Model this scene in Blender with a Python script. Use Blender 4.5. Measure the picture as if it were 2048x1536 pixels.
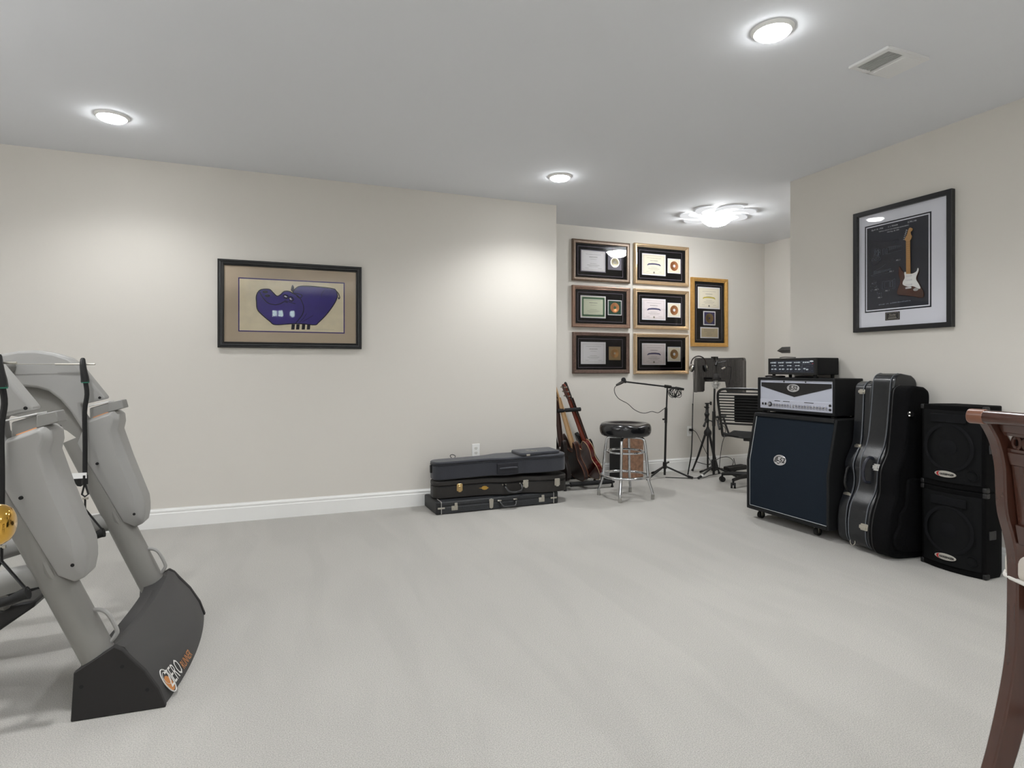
import bpy, bmesh, math, random
from mathutils import Vector, Matrix, Euler
random.seed(7)
PI = math.pi
S = bpy.context.scene
C = S.collection
for o in list(bpy.data.objects): bpy.data.objects.remove(o)

# ------------------------------------------------------------------ camera, world, exposure, lights
H = 2.74
cam_d = bpy.data.cameras.new('camera'); cam = bpy.data.objects.new('camera', cam_d); C.objects.link(cam)
cam_d.sensor_fit = 'HORIZONTAL'; cam_d.sensor_width = 36.0; cam_d.lens = 36.0 * 1204 / 2048
cam_d.shift_y = -32.0 / 2048; cam_d.clip_start = 0.02
cam.location = (0, 0, 1.196); cam.rotation_euler = (PI / 2, 0, math.radians(-21.7))
S.camera = cam
S.view_settings.view_transform = 'Standard'; S.view_settings.look = 'None'
S.view_settings.gamma = 1.0; S.view_settings.use_curve_mapping = False
S.view_settings.exposure = 0.52
W = bpy.data.worlds.new('world'); S.world = W; W.use_nodes = True
W.node_tree.nodes['Background'].inputs[0].default_value = (0.8, 0.87, 1.0, 1)
W.node_tree.nodes['Background'].inputs[1].default_value = 0.4
CAN_POWER = 33.0      # each recessed ceiling lamp
CAN_XY = [(-0.913, 4.333), (2.154, 4.367), (2.122, 2.115), (-0.94, 2.115), (2.12, -0.12), (-0.94, -0.12), (2.12, -2.4), (-0.94, -2.4)]  # the lamps behind the camera are added to fill the room with light
UPLIGHT_POWER = 155.0   # added uplighters outside the view, there to brighten the ceiling
UPLIGHT_XY = [(-3.1, 1.9), (0.6, -1.7), (-1.6, -3.0)]

# ------------------------------------------------------------------ materials
def lin(c):
    c = c / 255.0
    return c / 12.92 if c <= 0.04045 else ((c + 0.055) / 1.055) ** 2.4
def rgb(r, g, b): return (lin(r), lin(g), lin(b), 1)
MATS = {}
def mat(name, col, rough=0.5, metal=0.0, noise=0.0, nscale=40.0, bump=0.0, bscale=200.0, coat=0.0, spec=0.5, emit=0.0, stretch=None, sheen=0.0):
    if name in MATS: return MATS[name]
    m = bpy.data.materials.new(name); m.use_nodes = True; nt = m.node_tree; b = nt.nodes['Principled BSDF']
    c = rgb(*col)
    b.inputs['Base Color'].default_value = c; b.inputs['Roughness'].default_value = rough
    b.inputs['Metallic'].default_value = metal; b.inputs['Specular IOR Level'].default_value = spec
    b.inputs['Coat Weight'].default_value = coat; b.inputs['Coat Roughness'].default_value = 0.06
    if sheen: b.inputs['Sheen Weight'].default_value = sheen
    if emit:
        b.inputs['Emission Color'].default_value = c; b.inputs['Emission Strength'].default_value = emit
    tc = nt.nodes.new('ShaderNodeTexCoord'); src = tc.outputs['Object']
    if stretch:
        mp = nt.nodes.new('ShaderNodeMapping'); mp.inputs['Scale'].default_value = stretch
        nt.links.new(src, mp.inputs[0]); src = mp.outputs[0]
    if noise:
        n = nt.nodes.new('ShaderNodeTexNoise'); n.inputs['Scale'].default_value = nscale; n.inputs['Detail'].default_value = 5
        nt.links.new(src, n.inputs['Vector'])
        r = nt.nodes.new('ShaderNodeValToRGB')
        r.color_ramp.elements[0].position = 0.3; r.color_ramp.elements[1].position = 0.7
        r.color_ramp.elements[0].color = tuple(max(0, x * (1 - noise)) for x in c[:3]) + (1,)
        r.color_ramp.elements[1].color = tuple(min(1, x * (1 + noise)) for x in c[:3]) + (1,)
        nt.links.new(n.outputs[0], r.inputs[0]); nt.links.new(r.outputs[0], b.inputs['Base Color'])
    if bump:
        n2 = nt.nodes.new('ShaderNodeTexNoise'); n2.inputs['Scale'].default_value = bscale; n2.inputs['Detail'].default_value = 3
        nt.links.new(src, n2.inputs['Vector'])
        bp = nt.nodes.new('ShaderNodeBump'); bp.inputs['Strength'].default_value = bump; bp.inputs['Distance'].default_value = 0.004
        nt.links.new(n2.outputs[0], bp.inputs['Height']); nt.links.new(bp.outputs[0], b.inputs['Normal'])
    MATS[name] = m
    return m
def glass_mat():
    m = bpy.data.materials.new('picture_glass'); m.use_nodes = True; nt = m.node_tree
    nt.nodes.remove(nt.nodes['Principled BSDF']); out = nt.nodes['Material Output']
    t = nt.nodes.new('ShaderNodeBsdfTransparent'); g = nt.nodes.new('ShaderNodeBsdfGlossy'); g.inputs['Roughness'].default_value = 0.02
    f = nt.nodes.new('ShaderNodeFresnel'); f.inputs[0].default_value = 1.25; mx = nt.nodes.new('ShaderNodeMixShader')
    nt.links.new(f.outputs[0], mx.inputs[0]); nt.links.new(t.outputs[0], mx.inputs[1]); nt.links.new(g.outputs[0], mx.inputs[2])
    nt.links.new(mx.outputs[0], out.inputs[0]); return m
GLASS = glass_mat()
def emit_mat(name, col, strength):
    m = bpy.data.materials.new(name); m.use_nodes = True; nt = m.node_tree
    nt.nodes.remove(nt.nodes['Principled BSDF']); e = nt.nodes.new('ShaderNodeEmission')
    e.inputs[0].default_value = rgb(*col); e.inputs[1].default_value = strength
    nt.links.new(e.outputs[0], nt.nodes['Material Output'].inputs[0]); return m

def carpet_mat():
    m = bpy.data.materials.new('carpet'); m.use_nodes = True; nt = m.node_tree; b = nt.nodes['Principled BSDF']
    b.inputs['Roughness'].default_value = 0.95; b.inputs['Specular IOR Level'].default_value = 0.1
    b.inputs['Sheen Weight'].default_value = 0.15
    tc = nt.nodes.new('ShaderNodeTexCoord')
    n1 = nt.nodes.new('ShaderNodeTexNoise'); n1.inputs['Scale'].default_value = 260; n1.inputs['Detail'].default_value = 4
    nt.links.new(tc.outputs['Object'], n1.inputs['Vector'])
    r1 = nt.nodes.new('ShaderNodeValToRGB'); r1.color_ramp.elements[0].position = 0.32; r1.color_ramp.elements[1].position = 0.68
    r1.color_ramp.elements[0].color = rgb(156, 154, 149); r1.color_ramp.elements[1].color = rgb(196, 193, 187)
    nt.links.new(n1.outputs[0], r1.inputs[0])
    # vacuum strokes: long soft bands, pile brushed one way or the other
    mp = nt.nodes.new('ShaderNodeMapping'); mp.inputs['Rotation'].default_value = (0, 0, math.radians(-25)); mp.inputs['Scale'].default_value = (2.6, 0.55, 1)
    nt.links.new(tc.outputs['Object'], mp.inputs[0])
    n2 = nt.nodes.new('ShaderNodeTexNoise'); n2.inputs['Scale'].default_value = 1.6; n2.inputs['Detail'].default_value = 2.5; n2.inputs['Distortion'].default_value = 0.6
    nt.links.new(mp.outputs[0], n2.inputs['Vector'])
    r2 = nt.nodes.new('ShaderNodeValToRGB'); r2.color_ramp.elements[0].position = 0.42; r2.color_ramp.elements[1].position = 0.56
    r2.color_ramp.elements[0].color = (0.955, 0.955, 0.955, 1); r2.color_ramp.elements[1].color = (1.0, 1.0, 1.0, 1)
    nt.links.new(n2.outputs[0], r2.inputs[0])
    mx = nt.nodes.new('ShaderNodeMix'); mx.data_type = 'RGBA'; mx.blend_type = 'MULTIPLY'; mx.inputs[0].default_value = 1.0
    nt.links.new(r1.outputs[0], mx.inputs[6]); nt.links.new(r2.outputs[0], mx.inputs[7]); nt.links.new(mx.outputs[2], b.inputs['Base Color'])
    bp = nt.nodes.new('ShaderNodeBump'); bp.inputs['Strength'].default_value = 0.5; bp.inputs['Distance'].default_value = 0.004
    nt.links.new(n1.outputs[0], bp.inputs['Height']); nt.links.new(bp.outputs[0], b.inputs['Normal'])
    return m
CARPET = carpet_mat()
WALL = mat('wall_paint', (220, 216, 209), 0.75, bump=0.08, bscale=350, spec=0.2)
CEIL = mat('ceiling_paint', (232, 234, 238), 0.85, bump=0.05, bscale=300, spec=0.1)
TRIM = mat('trim_paint', (242, 242, 240), 0.35, spec=0.4)
PLASTIC_W = mat('white_plastic', (246, 246, 244), 0.35)
BLACK = mat('black_plastic', (20, 20, 21), 0.42)
BLACKM = mat('black_metal', (20, 20, 21), 0.38)
RUBBER = mat('black_rubber', (24, 24, 24), 0.8)
CHROME = mat('chrome', (215, 217, 220), 0.09, 1.0)
NICKEL = mat('nickel', (200, 196, 186), 0.28, 1.0)
GOLD = mat('polished_brass', (226, 178, 84), 0.1, 1.0)
TOLEX = mat('black_tolex', (17, 18, 20), 0.6, spec=0.3, bump=0.5, bscale=500)
GRILL = mat('grille_cloth', (24, 33, 43), 0.85, spec=0.2, noise=0.25, nscale=500, bump=0.5, bscale=600)
DARK = mat('near_black', (8, 8, 9), 0.7)

# ------------------------------------------------------------------ mesh helpers
def box(bm, x0, x1, y0, y1, z0, z1, M=None):
    vs = [bm.verts.new((x, y, z)) for x in (x0, x1) for y in (y0, y1) for z in (z0, z1)]
    if M is not None:
        for v in vs: v.co = M @ v.co
    for f in ((0, 1, 3, 2), (4, 6, 7, 5), (0, 4, 5, 1), (2, 3, 7, 6), (0, 2, 6, 4), (1, 5, 7, 3)):
        bm.faces.new([vs[i] for i in f])
    return bm
def frame_of(d):
    d = d.normalized(); a = Vector((0, 0, 1)) if abs(d.z) < 0.9 else Vector((1, 0, 0))
    u = d.cross(a).normalized(); return u, d.cross(u).normalized()
def tube(bm, pts, r, seg=10, closed=False, cap=True, rs=None, flat=1.0):
    pts = [Vector(p) for p in pts]; n = len(pts); rings = []
    u = None
    for i, p in enumerate(pts):
        if closed: d = (pts[(i + 1) % n] - pts[i - 1])
        else: d = pts[min(i + 1, n - 1)] - pts[max(i - 1, 0)]
        if d.length < 1e-9: d = Vector((0, 0, 1))
        d.normalize()
        if u is None: u, w = frame_of(d)
        else:
            u = (u - d * u.dot(d))
            if u.length < 1e-6: u, w = frame_of(d)
            u.normalize()
        w = d.cross(u)
        rr = rs[i] if rs else r
        rings.append([bm.verts.new(p + (u * math.cos(2 * PI * k / seg) + w * math.sin(2 * PI * k / seg) * flat) * rr) for k in range(seg)])
    m = n if closed else n - 1
    for i in range(m):
        a = rings[i]; b = rings[(i + 1) % n]
        for k in range(seg): bm.faces.new((a[k], a[(k + 1) % seg], b[(k + 1) % seg], b[k]))
    if cap and not closed:
        bm.faces.new(rings[0][::-1]); bm.faces.new(rings[-1])
    return bm
def cyl(bm, p0, p1, r0, r1=None, seg=16):
    return tube(bm, [p0, p1], r0, seg, rs=[r0, r0 if r1 is None else r1])
def smooth(pts, k=5, closed=False):
    pts = [Vector(p) for p in pts]; n = len(pts); out = []
    rng = range(n if closed else n - 1)
    for i in rng:
        if closed: p0, p1, p2, p3 = pts[i - 1], pts[i], pts[(i + 1) % n], pts[(i + 2) % n]
        else: p0, p1, p2, p3 = pts[max(i - 1, 0)], pts[i], pts[i + 1], pts[min(i + 2, n - 1)]
        for j in range(k):
            t = j / k
            out.append(0.5 * ((2 * p1) + (p2 - p0) * t + (2 * p0 - 5 * p1 + 4 * p2 - p3) * t * t + (3 * p1 - p0 - 3 * p2 + p3) * t ** 3))
    if not closed: out.append(pts[-1])
    return out
def prism(bm, poly, lo, hi, axis='y', M=None):
    """poly of 2D points; axis y: (x,z) extruded lo..hi in y; axis z: (x,y); axis x: (y,z)"""
    def P(a, b, t):
        v = Vector((a, t, b)) if axis == 'y' else (Vector((a, b, t)) if axis == 'z' else Vector((t, a, b)))
        return M @ v if M is not None else v
    A = [bm.verts.new(P(a, b, lo)) for a, b in poly]; B = [bm.verts.new(P(a, b, hi)) for a, b in poly]
    n = len(poly)
    bm.faces.new(A); bm.faces.new(B[::-1])
    for i in range(n): bm.faces.new((A[i], B[i], B[(i + 1) % n], A[(i + 1) % n]))
    return bm
def sheet(bm, poly, y):
    bm.faces.new([bm.verts.new((a, y, b)) for a, b in poly]); return bm
def lathe(bm, prof, seg=32, M=None, a0=0, a1=2 * PI, squash=1.0):
    rings = []; full = abs(a1 - a0 - 2 * PI) < 1e-6
    ns = seg if full else seg + 1
    for r, z in prof:
        ring = []
        for k in range(ns):
            a = a0 + (a1 - a0) * k / seg
            v = Vector((r * math.cos(a), r * math.sin(a) * squash, z))
            ring.append(bm.verts.new(M @ v if M is not None else v))
        rings.append(ring)
    for i in range(len(rings) - 1):
        for k in range(seg):
            k2 = (k + 1) % ns
            bm.faces.new((rings[i][k], rings[i][k2], rings[i + 1][k2], rings[i + 1][k]))
    return bm
def B(): return bmesh.new()
def obj(name, bm, m, parent=None, bevel=0.0, seg=2, sm=35, loc=None, label=None, kind=None):
    bmesh.ops.remove_doubles(bm, verts=bm.verts, dist=1e-6)
    bmesh.ops.recalc_face_normals(bm, faces=bm.faces)
    me = bpy.data.meshes.new(name); bm.to_mesh(me); bm.free()
    me.shade_smooth()
    me.set_sharp_from_angle(angle=math.radians(sm))
    if not isinstance(m, (list, tuple)): m = [m]
    for x in m: me.materials.append(x)
    o = bpy.data.objects.new(name, me); C.objects.link(o)
    if parent is not None: o.parent = parent
    if loc: o.location = loc
    if bevel:
        b = o.modifiers.new('bevel', 'BEVEL'); b.width = bevel; b.segments = seg; b.limit_method = 'ANGLE'; b.angle_limit = math.radians(40)
    if label: o['label'] = label
    if kind: o['kind'] = kind
    return o
def thing(name, label, cat, loc=(0, 0, 0), rz=0.0, group=None, rot=None):
    o = bpy.data.objects.new(name, None); C.objects.link(o); o.empty_display_size = 0.1
    o.location = loc; o.rotation_euler = rot if rot else (0, 0, rz)
    o['label'] = label; o['category'] = cat
    if group: o['group'] = group
    return o
def tag(o, label, cat, group=None):
    o['label'] = label; o['category'] = cat
    if group: o['group'] = group
    return o
def dup_tree(o, parent=None):
    c = o.copy(); C.objects.link(c)
    if parent is not None: c.parent = parent
    for ch in list(o.children): dup_tree(ch, c)
    return c
def text(name, s, size, m, parent, M, extrude=0.0004, ital=0.0, sx=1.0, bold=0.0, spacing=1.0):
    cu = bpy.data.curves.new(name, 'FONT'); cu.body = s; cu.size = size; cu.extrude = extrude; cu.align_x = 'CENTER'; cu.align_y = 'CENTER'
    cu.shear = ital; cu.resolution_u = 2; cu.offset = bold; cu.space_character = spacing
    t = bpy.data.objects.new('tmp', cu); C.objects.link(t)
    dg = bpy.context.evaluated_depsgraph_get(); me = bpy.data.meshes.new_from_object(t.evaluated_get(dg))
    bpy.data.objects.remove(t); bpy.data.curves.remove(cu)
    me.transform(M @ Matrix.Diagonal((sx, 1, 1, 1)))
    me.name = name; me.materials.clear(); me.materials.append(m)
    o = bpy.data.objects.new(name, me); C.objects.link(o); o.parent = parent
    return o
def FR(x, y, z):      # text facing local -Y, upright
    return Matrix.Translation((x, y, z)) @ Matrix.Rotation(PI / 2, 4, 'X')
def ellipse(cx, cz, rx, rz, n=32): return [(cx + rx * math.cos(2 * PI * k / n), cz + rz * math.sin(2 * PI * k / n)) for k in range(n)]
def rrect(x0, x1, z0, z1, r, n=5):
    out = []
    for cx, cz, a in ((x1 - r, z1 - r, 0), (x0 + r, z1 - r, 90), (x0 + r, z0 + r, 180), (x1 - r, z0 + r, 270)):
        for k in range(n + 1):
            t = math.radians(a + 90 * k / n); out.append((cx + r * math.cos(t), cz + r * math.sin(t)))
    return out

# ------------------------------------------------------------------ setting
YA, XA, YB, XC, XR, YR = 5.155, 2.505, 5.81, 5.70, 3.99, 3.785
XL, YK = -3.6, -4.2
T = 0.12
def st(name, bm, m, **k): return obj(name, bm, m, kind='structure', **k)
st('floor', box(B(), XL - T, XC + T, YK - T, YB + T, -0.1, 0), CARPET)
st('ceiling', box(B(), XL - T, XC + T, YK - T, YB + T, H, H + 0.1), CEIL)
st('wall_back', prism(B(), [(XL - T, YA), (XA, YA), (XA, YB + T), (XL - T, YB + T)], 0, H, 'z'), WALL)
st('wall_alcove', box(B(), XA, XC + T, YB, YB + T, 0, H), WALL)
st('wall_alcove_right', box(B(), XC, XC + T, YR, YB, 0, H), WALL)
st('wall_right', prism(B(), [(XR, YK - T), (XC + T, YK - T), (XC + T, YR), (XR, YR)], 0, H, 'z'), WALL)
st('wall_left', box(B(), XL - T, XL, YK - T, YA, 0, H), WALL)
st('wall_rear', box(B(), XL, XR, YK - T, YK, 0, H), WALL)
# stub wall beside the camera, carrying the open door whose brass knob shows
st('wall_closet', box(B(), XL, -0.40, 0.08, 0.20, 0, H), WALL)
BASE = [(0, 0), (0.014, 0), (0.014, 0.105), (0.010, 0.112), (0.010, 0.118), (0.0125, 0.121), (0.011, 0.132), (0.005, 0.137), (0.004, 0.144), (0, 0.144)]
def baseboard(name, a, b, n):
    a, b, n = Vector(a), Vector(b), Vector(n)
    bm = B(); A_ = [bm.verts.new((a.x + n.x * d, a.y + n.y * d, z)) for d, z in BASE]; B_ = [bm.verts.new((b.x + n.x * d, b.y + n.y * d, z)) for d, z in BASE]
    k = len(BASE)
    bm.faces.new(A_); bm.faces.new(B_[::-1])
    for i in range(k): bm.faces.new((A_[i], B_[i], B_[(i + 1) % k], A_[(i + 1) % k]))
    return st(name, bm, TRIM, sm=20)
baseboard('baseboard_back', (XL, YA), (XA + 0.014, YA), (0, -1))
baseboard('baseboard_return', (XA, YA - 0.014), (XA, YB), (1, 0))
baseboard('baseboard_alcove', (XA, YB), (XC, YB), (0, -1))
baseboard('baseboard_alcove_right', (XC, YR), (XC, YB), (-1, 0))
baseboard('baseboard_right', (XR, YK), (XR, YR + 0.014), (-1, 0))
baseboard('baseboard_left', (XL, YK), (XL, YA), (1, 0))

# ------------------------------------------------------------------ ceiling lights
LENS = emit_mat('lamp_lens', (252, 254, 255), 42.0)
can_lab = ['recessed ceiling light nearest the left wall corner, glowing white', 'recessed ceiling light over the wall corner beside the alcove',
           'large bright recessed ceiling light beside the ceiling vent', 'recessed ceiling light above the exercise machine, out of frame',
           'recessed ceiling light right of the doorway behind camera', 'recessed ceiling light left of the doorway behind camera',
           'recessed ceiling light by the rear window, right', 'recessed ceiling light by the rear window, left']
can0 = thing('recessed_light', can_lab[0], 'ceiling light', (CAN_XY[0][0], CAN_XY[0][1], H - 0.02))
obj('trim_ring', lathe(B(), [(0.079, 0.016), (0.080, 0.006), (0.084, 0.007), (0.091, 0.015), (0.094, 0.018), (0.094, 0.02)], 40), PLASTIC_W, can0)
obj('lens', lathe(B(), [(0.0005, -0.014), (0.04, -0.012), (0.066, -0.006), (0.078, 0.004), (0.081, 0.014)], 40), LENS, can0)
cl = bpy.data.lights.new('can_beam', 'SPOT'); cl.energy = CAN_POWER; cl.spot_size = math.radians(146); cl.spot_blend = 0.7; cl.shadow_soft_size = 0.07; cl.color = (0.985, 0.995, 1.0)
for i, (x, y) in enumerate(CAN_XY):
    r = can0 if i == 0 else dup_tree(can0)
    r.location = (x, y, H - 0.02); r['label'] = can_lab[i]; r['group'] = 'recessed ceiling lights'
    l = bpy.data.objects.new('can_beam', cl); C.objects.link(l); l.parent = r; l.location = (0, 0, -0.020)
ul_lab = ['uplighter floor lamp left of the exercise machine, outside the left edge', 'uplighter floor lamp in the middle of the room, behind the camera', 'uplighter floor lamp by the rear wall, behind the camera']
ul = bpy.data.lights.new('uplight', 'SPOT'); ul.energy = UPLIGHT_POWER; ul.spot_size = math.radians(165); ul.spot_blend = 0.5; ul.shadow_soft_size = 0.12; ul.color = (0.985, 0.995, 1)
for i, (x, y) in enumerate(UPLIGHT_XY):  # unseen lamps added to lift the ceiling and soften the room light
    r = thing('uplighter_lamp', ul_lab[i], 'floor lamp', (x, y, 0), 0, 'uplighter floor lamps')
    obj('base', lathe(B(), [(0.0005, 0), (0.14, 0), (0.14, 0.02), (0.02, 0.03)], 24), BLACKM, r); obj('pole', cyl(B(), (0, 0, 0.02), (0, 0, 1.72), 0.012, seg=10), BLACKM, r)
    obj('bowl', lathe(B(), [(0.012, 1.70), (0.08, 1.72), (0.16, 1.79), (0.165, 1.80), (0.155, 1.795), (0.075, 1.73), (0.0005, 1.715)], 28), PLASTIC_W, r)
    l = bpy.data.objects.new('uplight', ul); C.objects.link(l); l.parent = r; l.location = (0, 0, 1.79); l.rotation_euler = (PI, 0, 0)
# frosted dome light of the alcove; cast light pattern is built as glowing petals
dome = thing('dome_ceiling_light', 'frosted glass bowl ceiling light with swirled glass petals above the alcove', 'ceiling light', (4.15, 4.86, H - 0.12))
BOWL = emit_mat('frosted_bowl', (252, 254, 255), 62.0); LIGHT_PATTERN = emit_mat('glowing_petal', (250, 251, 252), 0.58)
bp_ = [(0.0005, 0.0), (0.045, 0.004), (0.09, 0.018), (0.125, 0.042), (0.148, 0.072), (0.152, 0.074)]
obj('bowl', lathe(B(), bp_, 40), BOWL, dome)
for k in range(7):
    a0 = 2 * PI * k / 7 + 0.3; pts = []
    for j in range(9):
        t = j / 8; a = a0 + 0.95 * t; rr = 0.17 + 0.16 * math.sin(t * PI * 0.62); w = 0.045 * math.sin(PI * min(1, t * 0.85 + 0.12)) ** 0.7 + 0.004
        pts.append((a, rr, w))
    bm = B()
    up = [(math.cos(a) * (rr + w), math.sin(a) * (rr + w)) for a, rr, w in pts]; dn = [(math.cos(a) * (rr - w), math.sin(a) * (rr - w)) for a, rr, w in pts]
    prism(bm, up + dn[::-1], 0.105, 0.111, 'z'); obj('glass_petal', bm, LIGHT_PATTERN, dome)
for k in range(3):
    a = 2 * PI * k / 3 + 0.55
    obj('clip', cyl(B(), (0.145 * math.cos(a), 0.145 * math.sin(a), 0.062), (0.145 * math.cos(a), 0.145 * math.sin(a), 0.12), 0.007, seg=10), NICKEL, dome)
obj('ceiling_plate', lathe(B(), [(0.0005, 0.1), (0.06, 0.1), (0.065, 0.12)], 24), PLASTIC_W, dome)
dl = bpy.data.lights.new('dome_bulb', 'POINT'); dl.energy = 8; dl.shadow_soft_size = 0.03; dl.color = (0.995, 0.998, 1)
l = bpy.data.objects.new('dome_bulb', dl); C.objects.link(l); l.parent = dome; l.location = (0, 0, 0.055)

# exhaust vent in the ceiling
vent = thing('ceiling_vent', 'square white ceiling vent with dark louvred slot near the right wall', 'vent', (2.884, 2.117, H - 0.014))
bm = B(); x0, x1, y0, y1 = -0.148, 0.148, -0.108, 0.108
box(bm, x0, -0.12, y0, y1, 0, 0.014); box(bm, -0.015, x1, y0, y1, 0, 0.014); box(bm, -0.12, -0.015, y0, -0.085, 0, 0.014); box(bm, -0.12, -0.015, 0.085, y1, 0, 0.014)
obj('cover', bm, mat('vent_white', (236, 236, 236), 0.6), vent, bevel=0.003)
obj('duct', box(B(), -0.12, -0.015, -0.085, 0.085, 0.011, 0.0135), mat('duct_dark', (60, 60, 60), 0.9), vent)
for k in range(8):
    x = -0.116 + k * 0.0138
    obj('slat', box(B(), x, x + 0.0042, -0.085, 0.085, 0.001, 0.010), mat('vent_slat', (205, 205, 205), 0.6), vent)
obj('raised_panel', box(B(), 0.005, 0.125, -0.085, 0.085, -0.003, 0.001), MATS['vent_white'], vent, bevel=0.002)

# three-shade pendant over the bar area behind the camera (seen in the picture glass)
pend = thing('pendant_light', 'three frosted square shades hanging on a bar over the rear counter, behind the camera', 'pendant light', (0.20, -2.3, 2.20))
obj('bar', box(B(), -0.3, 0.3, -0.012, 0.012, 0.2, 0.225), NICKEL, pend)
obj('stem', cyl(B(), (0, 0, 0.22), (0, 0, H - 2.20), 0.008), NICKEL, pend)
SH = emit_mat('pendant_shade', (235, 255, 248), 16.0)
for x in (-0.16, -0.05, 0.16): obj('shade', prism(B(), [(x - 0.045, 0), (x + 0.045, 0), (x + 0.04, 0.11), (x - 0.04, 0.11)], -0.045, 0.045), SH, pend, bevel=0.01); obj('socket', cyl(B(), (x, 0, 0.11), (x, 0, 0.21), 0.01), NICKEL, pend)

# ------------------------------------------------------------------ door with brass knob
dth = math.radians(68.3)
FX, FY = math.cos(dth), math.sin(dth); RX, RY = math.sin(dth), -math.cos(dth)
def cw(d, xc, z=0.0): return (FX * d + RX * xc, FY * d + RY * xc, z)
hinge = (-0.377, 0.215, 0)
door = thing('door_1', 'white open door just outside the left edge, with polished brass knob', 'door', hinge, PI / 2)
door['kind'] = 'structure'
# local +x runs along the leaf away from the hinge, local -y faces the frame
DR = TRIM
obj('leaf', box(B(), 0, 0.83, 0.0, 0.035, 0.012, 2.03), DR, door, bevel=0.003)
for z0, z1 in ((0.2, 0.85), (1.05, 1.85)):
    for x0 in (0.12, 0.46): obj('panel', box(B(), x0, x0 + 0.26, -0.004, 0.002, z0, z1), DR, door, bevel=0.006)
kn = B(); Mk = Matrix.Translation((0.770, 0, 0.990)) @ Matrix.Rotation(PI / 2, 4, 'X') @ Matrix.Diagonal((0.86, 0.86, 1.06, 1))
lathe(kn, [(0.0005, 0.0555), (0.016, 0.0550), (0.024, 0.052), (0.0295, 0.046), (0.0315, 0.038), (0.031, 0.030), (0.027, 0.023), (0.018, 0.019), (0.012, 0.017), (0.011, 0.006)], 40, Mk)
obj('door_knob', kn, GOLD, door, sm=60, label='polished brass door knob')
rs_ = B(); lathe(rs_, [(0.011, 0.007), (0.026, 0.006), (0.031, 0.0)], 32, Mk); obj('rosette', rs_, GOLD, door)
for z in (0.25, 1.0, 1.8): obj('hinge', cyl(B(), (-0.006, 0.0, z), (-0.006, 0.0, z + 0.09), 0.006), GOLD, door)

# ------------------------------------------------------------------ outlets
def outlet(label, x, y, z, plug=False):
    t = thing('wall_outlet', label, 'outlet', (x, y, z))
    obj('plate', box(B(), -0.0365, 0.0365, -0.006, 0, -0.06, 0.06), PLASTIC_W, t, bevel=0.003)
    for dz in (0.021, -0.021):
        s = obj('socket', prism(B(), ellipse(0, dz, 0.0165, 0.0145, 20), -0.0085, -0.005), mat('socket_white', (232, 231, 226), 0.3), t)
        b2 = B()
        for dx in (-0.006, 0.006): box(b2, dx - 0.0012, dx + 0.0012, -0.0092, -0.008, dz - 0.002, dz + 0.006)
        prism(b2, ellipse(0, dz - 0.008, 0.0024, 0.0024, 10), -0.0092, -0.008)
        obj('slots', b2, DARK, s)
    return t
outlet('white wall outlet on the long wall above the stacked guitar cases', 1.70, YA - 0.0005, 0.454)
outlet('white wall outlet with a black plug behind the camera tripod', 4.56, YB - 0.0005, 0.455)
pc = thing('plug_cord', 'thin black power cord plugged into the outlet behind the tripod', 'cord', (4.56, YB - 0.02, 0.47))
obj('plug', box(B(), -0.016, 0.016, -0.03, 0.010, -0.014, 0.014), BLACK, pc, bevel=0.004)
obj('cable', tube(B(), smooth([(0, -0.03, 0), (0.03, -0.055, -0.02), (0.08, -0.06, -0.10), (0.16, -0.06, -0.24), (0.24, -0.07, -0.38), (0.32, -0.08, -0.465), (0.5, -0.1, -0.466)], 5), 0.0035, 6), BLACK, pc)

# ------------------------------------------------------------------ framed pictures
def moulding(W_, H_, prof):
    bm = B(); loops = []
    for i, d in prof:
        loops.append([bm.verts.new((x, -d, z)) for x, z in ((-W_ / 2 + i, i), (W_ / 2 - i, i), (W_ / 2 - i, H_ - i), (-W_ / 2 + i, H_ - i))])
    for a, b in zip(loops, loops[1:]):
        for k in range(4): bm.faces.new((a[k], a[(k + 1) % 4], b[(k + 1) % 4], b[k]))
    return bm
def rect(x0, x1, z0, z1): return [(x0, z0), (x1, z0), (x1, z1), (x0, z1)]
def ring_sheet(bm, x0, x1, z0, z1, w, y):
    a = rect(x0, x1, z0, z1); b = rect(x0 + w, x1 - w, z0 + w, z1 - w)
    A_ = [bm.verts.new((p, y, q)) for p, q in a]; B_ = [bm.verts.new((p, y, q)) for p, q in b]
    for k in range(4): bm.faces.new((A_[k], A_[(k + 1) % 4], B_[(k + 1) % 4], B_[k]))
    return bm
CREAM = mat('cream_paper', (236, 228, 208), 0.7); WHITEP = mat('white_paper', (232, 230, 232), 0.7); PINKP = mat('pale_pink_paper', (234, 224, 224), 0.7)
BMAT = mat('black_matboard', (9, 6, 7), 0.9, spec=0.15); LINE = mat('lilac_line', (150, 142, 160), 0.6); GREYMAT = mat('grey_matboard', (120, 116, 128), 0.7)
INK = mat('grey_ink', (120, 112, 110), 0.7); NAVY = mat('navy_ribbon', (44, 42, 92), 0.6)
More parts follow.
